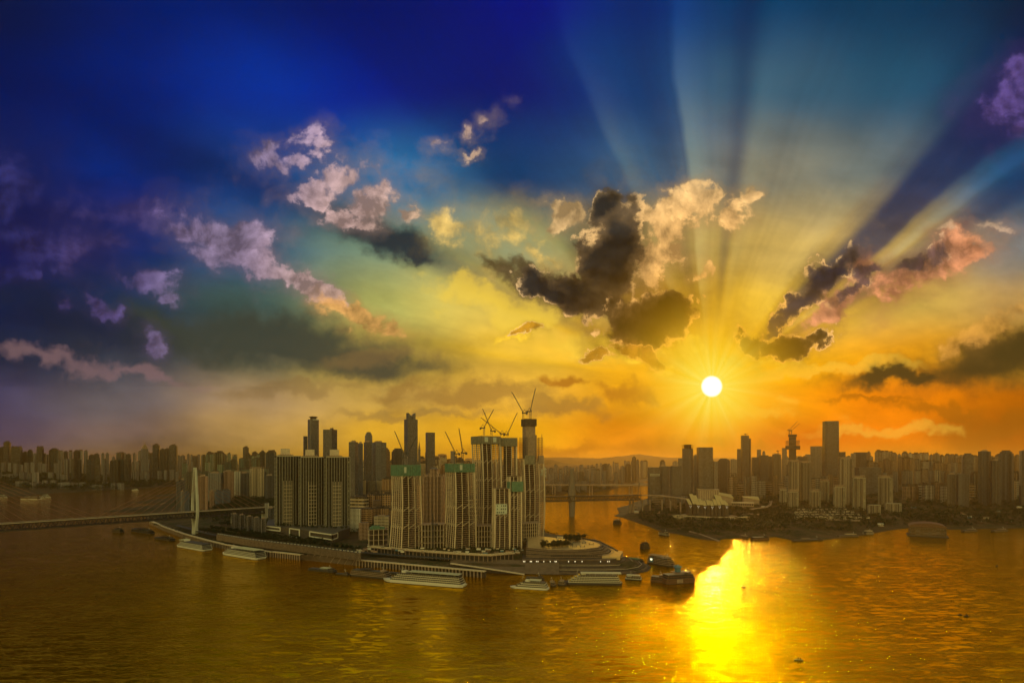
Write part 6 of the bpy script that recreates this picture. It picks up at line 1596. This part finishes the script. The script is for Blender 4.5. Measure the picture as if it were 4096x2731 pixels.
def copse(name, fn, area, n, h, mat, label, seed, per=26, zmin=2.5, shore=None):
    """a wood too dense to count: crowns scattered over an area of the photograph's ground (px range, distance range)"""
    rnd = random.Random(seed); m = MB(); X, Y, Hh = [], [], []
    while len(X) < n*2:
        a, b_ = rnd.uniform(area[0], area[1]), rnd.uniform(area[2], area[3]); X.append((a-2048)/F*b_); Y.append(b_); Hh.append(rnd.uniform(*h))
    Z = fn(np.array(X), np.array(Y)); k = 0
    dens = (np.sin(np.array(X)/37+seed)+np.sin(np.array(Y)/53+seed*2)+np.sin((np.array(X)+np.array(Y))/29))/3
    for x, y, z, hh, dn in zip(X, Y, Z, Hh, dens):
        if z < zmin or dn < rnd.uniform(-1.1, .5): continue
        for _ in range(rnd.choice((2,3))):
            r_ = hh*rnd.uniform(.30,.5); clump(m, (x+rnd.uniform(-.4,.4)*hh, y+rnd.uniform(-.4,.4)*hh, z+hh*rnd.uniform(.4,.75)), r_, r_*.8, per//2, rnd, hh*.17)
        k += 1
        if k >= n: break
    o = m.build(name, M[mat]); return tag(o, label, None, None, 'stuff')
copse('bushes', h_rgt, (2440,3160,1400,1900), 900, (4,9), 'leaf', 'dark scrub covering the headland slope', 1, zmin=3.5)
copse('woodland', h_rgt, (2560,4140,1600,2150), 2400, (6,13), 'leaf2', 'dark trees and scrub along the right bank shore', 2, zmin=3)
copse('woodland', h_rgt, (2600,4140,2100,3200), 2300, (9,17), 'leaf2', 'dark trees between the buildings of the right bank', 3, zmin=14, per=20)
copse('woodland', h_lft, (-80,800,3900,5600), 1500, (18,34), 'leaf2', 'dark wooded slope above the left river bank', 4, zmin=3, per=20)
copse('woodland', h_pen, (700,1100,1500,2600), 1300, (8,15), 'leaf2', 'dark trees on the hill behind the cable bridge', 5, zmin=20, per=22)
copse('woodland', h_pen, (1390,1720,1350,2200), 500, (7,13), 'leaf2', 'dark trees among the old town blocks', 6, zmin=22, per=20)
copse('shrubbery', h_pen, (620,1080,1290,1480), 620, (5,10), 'leaf2', 'dark planting below the bridge deck', 7, zmin=12)
copse('shrubbery', h_pen, (1380,2080,1110,1200), 200, (3,6), 'leaf', 'scrub and rubble plants at the edge of the building site', 8, zmin=14)
copse('woodland', h_pen, (2160,2480,3550,4300), 400, (10,18), 'leaf2', 'dark trees on the far shore behind the pylon', 9, zmin=2)
def tree(p, h, label, group, seed, kind='tree'):
    rnd = random.Random(seed); r = empty('tree' if kind == 'tree' else 'palm_tree', p, rnd.uniform(0,6), label, 'tree' if kind == 'tree' else 'palm', group)
    m = MB(); m.bar((0,0,-1), (rnd.uniform(-.3,.3),0,h*.55), h*.035, h*.02, 6)
    if kind == 'tree':
        for i in range(4): a_ = i*1.6+rnd.random(); m.bar((0,0,h*(.3+.06*i)), (math.cos(a_)*h*.22, math.sin(a_)*h*.22, h*.62), h*.016, h*.007, 4)
        m.build('trunk', M['bark'], r); m = MB()
        for i in range(7): a_ = rnd.uniform(0,6.28); q = rnd.uniform(.05,.36)*h; clump(m, (math.cos(a_)*q, math.sin(a_)*q, h*rnd.uniform(.36,.85)), h*rnd.uniform(.17,.26), h*.15, 46, rnd, h*.07)
        m.build('crown', M['leaf2'], r)
    else:
        m.v, m.f = [], []; m.bar((0,0,-1), (0,0,h*.85), .3, .2, 6); m.build('trunk', M['bark'], r); m = MB()
        for i in range(11):
            a_ = i*.571; p0 = Vector((0,0,h*.84)); 
            for q in range(3):
                e_ = p0+Vector((math.cos(a_)*h*.1, math.sin(a_)*h*.1, h*(.06-.06*q))); sd_ = Vector((-math.sin(a_), math.cos(a_), 0))*h*.03
                m.poly([p0-sd_, p0+sd_, e_+sd_, e_-sd_], [(0,1,2,3)]); p0 = e_
        m.build('crown', M['leaf2'], r)
    return r
# hedged groves and palms of the plaza
rnd = random.Random(9); L_ = []
for i in range(38): L_.append((2262+rnd.random()*78, 2160+rnd.uniform(-7,8), 'back grove'))
for i in range(46): L_.append((2168+rnd.random()*116, 2186+rnd.uniform(-8,7)-((2226-2168) > 200), 'front grove'))
for i in range(22): L_.append((2110+rnd.random()*60, 2170+rnd.uniform(-22,12), 'side grove'))
L_.sort(); cn = {}
protos = []
for i, (a, b_, g_) in enumerate(L_):
    cn[g_] = cn.get(g_, 0)+1; p = Wp(a, b_, 33); p.z = 33 if 'side' not in g_ else max(20, hz(h_pen, p.x, p.y))
    lb = 'dark tree of the %s on the plaza, %s from its left end' % (g_, nth(cn[g_]))
    if len(protos) < 5: protos.append(tree(p, 9+len(protos)*.7, lb, 'trees on the plaza', 50+i))
    else: clone(protos[i % 5], p, rnd.uniform(0,6), lb, (1,1,rnd.uniform(.8,1.2)))
pr = None
for i, (a, b_, h) in enumerate(((2305,2152,15),(2311,2154,14),(2318,2152,13),(2334,2156,12),(2344,2158,13),(2350,2160,12),(2226,2168,10),(2232,2170,9))):
    p = Wp(a, b_, 33); lb = 'palm on the plaza skyline, %s from the left' % nth({6:1,7:2}.get(i, i+3))
    tree(p, h, lb, 'palms on the plaza', 90+i, 'palm')
# avenue of street trees above the ribbed wall and along the promenades
def avenue(line, z, step, h, nm, seed, fn=h_pen, jit=3):
    rnd = random.Random(seed); k = 0
    for p, d_ in walk([Wp(a, b_, z) for a, b_ in line], step):
        k += 1; q = p+Vector((rnd.uniform(-jit,jit), rnd.uniform(-jit,jit), 0)); q.z = max(z-6, hz(fn, q.x, q.y))-.2 if fn else z
        clone(protos[rnd.randrange(5)], q, rnd.uniform(0,6), 'dark tree %s, %s from the left' % (nm, nth(k)), (h/10.5*rnd.uniform(.85,1.2),)*3)['group'] = 'trees '+nm
avenue([(800,2116),(1000,2142),(1200,2166),(1330,2178),(1430,2192)], 30, 6.5, 11, 'above the ribbed wall', 1)
avenue([(840,2108),(1050,2136),(1180,2152),(1300,2166)], 32, 9, 12, 'in front of the shopping mall', 2)
avenue([(1210,2206),(1300,2216),(1420,2228)], 15, 12, 7, 'on top of the stone bank', 3)
avenue([(620,2092),(760,2134),(900,2170),(1060,2198)], 13, 15, 7, 'along the long promenade', 4)
avenue([(1110,2104),(1250,2112),(1400,2118)], 42, 9, 8, 'at the foot of the joined apartment towers', 5, fn=None)
avenue([(2166,2122),(2200,2136),(2232,2147)], 4, 13, 7, 'on the golden river side of the point', 6)
# roads and small huts of the right bank
strip('shore_road', [Wp(a, b_, 18) for a, b_ in ((2990,2056),(3060,2062),(3160,2072),(3300,2080),(3440,2084))], 12, 3, M['conc'], 'pale shore road on a wall past the villas', kind='structure', dz=3)
strip('hill_road', [Wp(a, b_, 26) for a, b_ in ((3010,2038),(3070,2030),(3085,2022),(3090,2005))], 12, 2, M['conc'], 'pale road climbing behind the theatre', kind='structure', dz=3)
strip('slipway', [Wp(2755,2125,7), Wp(2790,2134,4), Wp(2870,2163,.8)], 7, 2, M['conc'], 'pale concrete slipway running down the headland', kind='structure', dz=1.2)
rnd = random.Random(31); hs = []
for i in range(46):
    a, b_ = rnd.uniform(2480, 4090), rnd.uniform(2010, 2095); 
    if 2700 < a < 3460 and b_ > 2030: continue
    z = 22; p = Wp(a, b_, z); z = hz(h_rgt, p.x, p.y)
    if z < 5: continue
    hs.append((a, p, z))
hs.sort(key=lambda q: q[0])
for i, (a, p, z) in enumerate(hs):
    r = empty('shore_hut', (p.x, p.y, z-.5), rnd.uniform(-.5,.5), 'small pale hut among the right bank trees, %s from the headland' % nth(i+1), 'hut', 'huts among the right bank trees')
    w_ = rnd.uniform(8,20); m = MB(); m.box((0,0,3), (w_, 9, 6)); m.build('wall', M[rnd.choice(('conc','conc_l','blue','conc'))], r)
    m = MB(); m.prism([(-w_*.54,-5),(w_*.54,-5),(w_*.54,5),(-w_*.54,5)], 6, 8.4, top=[(-w_*.5,-.3),(w_*.5,-.3),(w_*.5,.3),(-w_*.5,.3)]); m.build('roof', M[rnd.choice(('conc_d','white','red'))], r)

# ================================================================== the air
hzm = bpy.data.materials.new('haze'); hzm.use_nodes = True; t = hzm.node_tree; t.nodes.clear()
pv = t.nodes.new('ShaderNodeVolumePrincipled'); ou = t.nodes.new('ShaderNodeOutputMaterial')
pv.inputs['Color'].default_value = (1.0,.60,.16,1); pv.inputs['Density'].default_value = 3.4e-5; pv.inputs['Anisotropy'].default_value = .6
t.links.new(pv.outputs[0], ou.inputs['Volume'])
hzm.cycles.volume_sampling = 'DISTANCE'; hzm.cycles.homogeneous_volume = True
m = MB(); m.box((0, 13200, 258), (64000, 28000, 526)); hb = m.build('haze', hzm); tag(hb, 'warm evening haze hanging over the rivers and city', None, None, 'stuff')
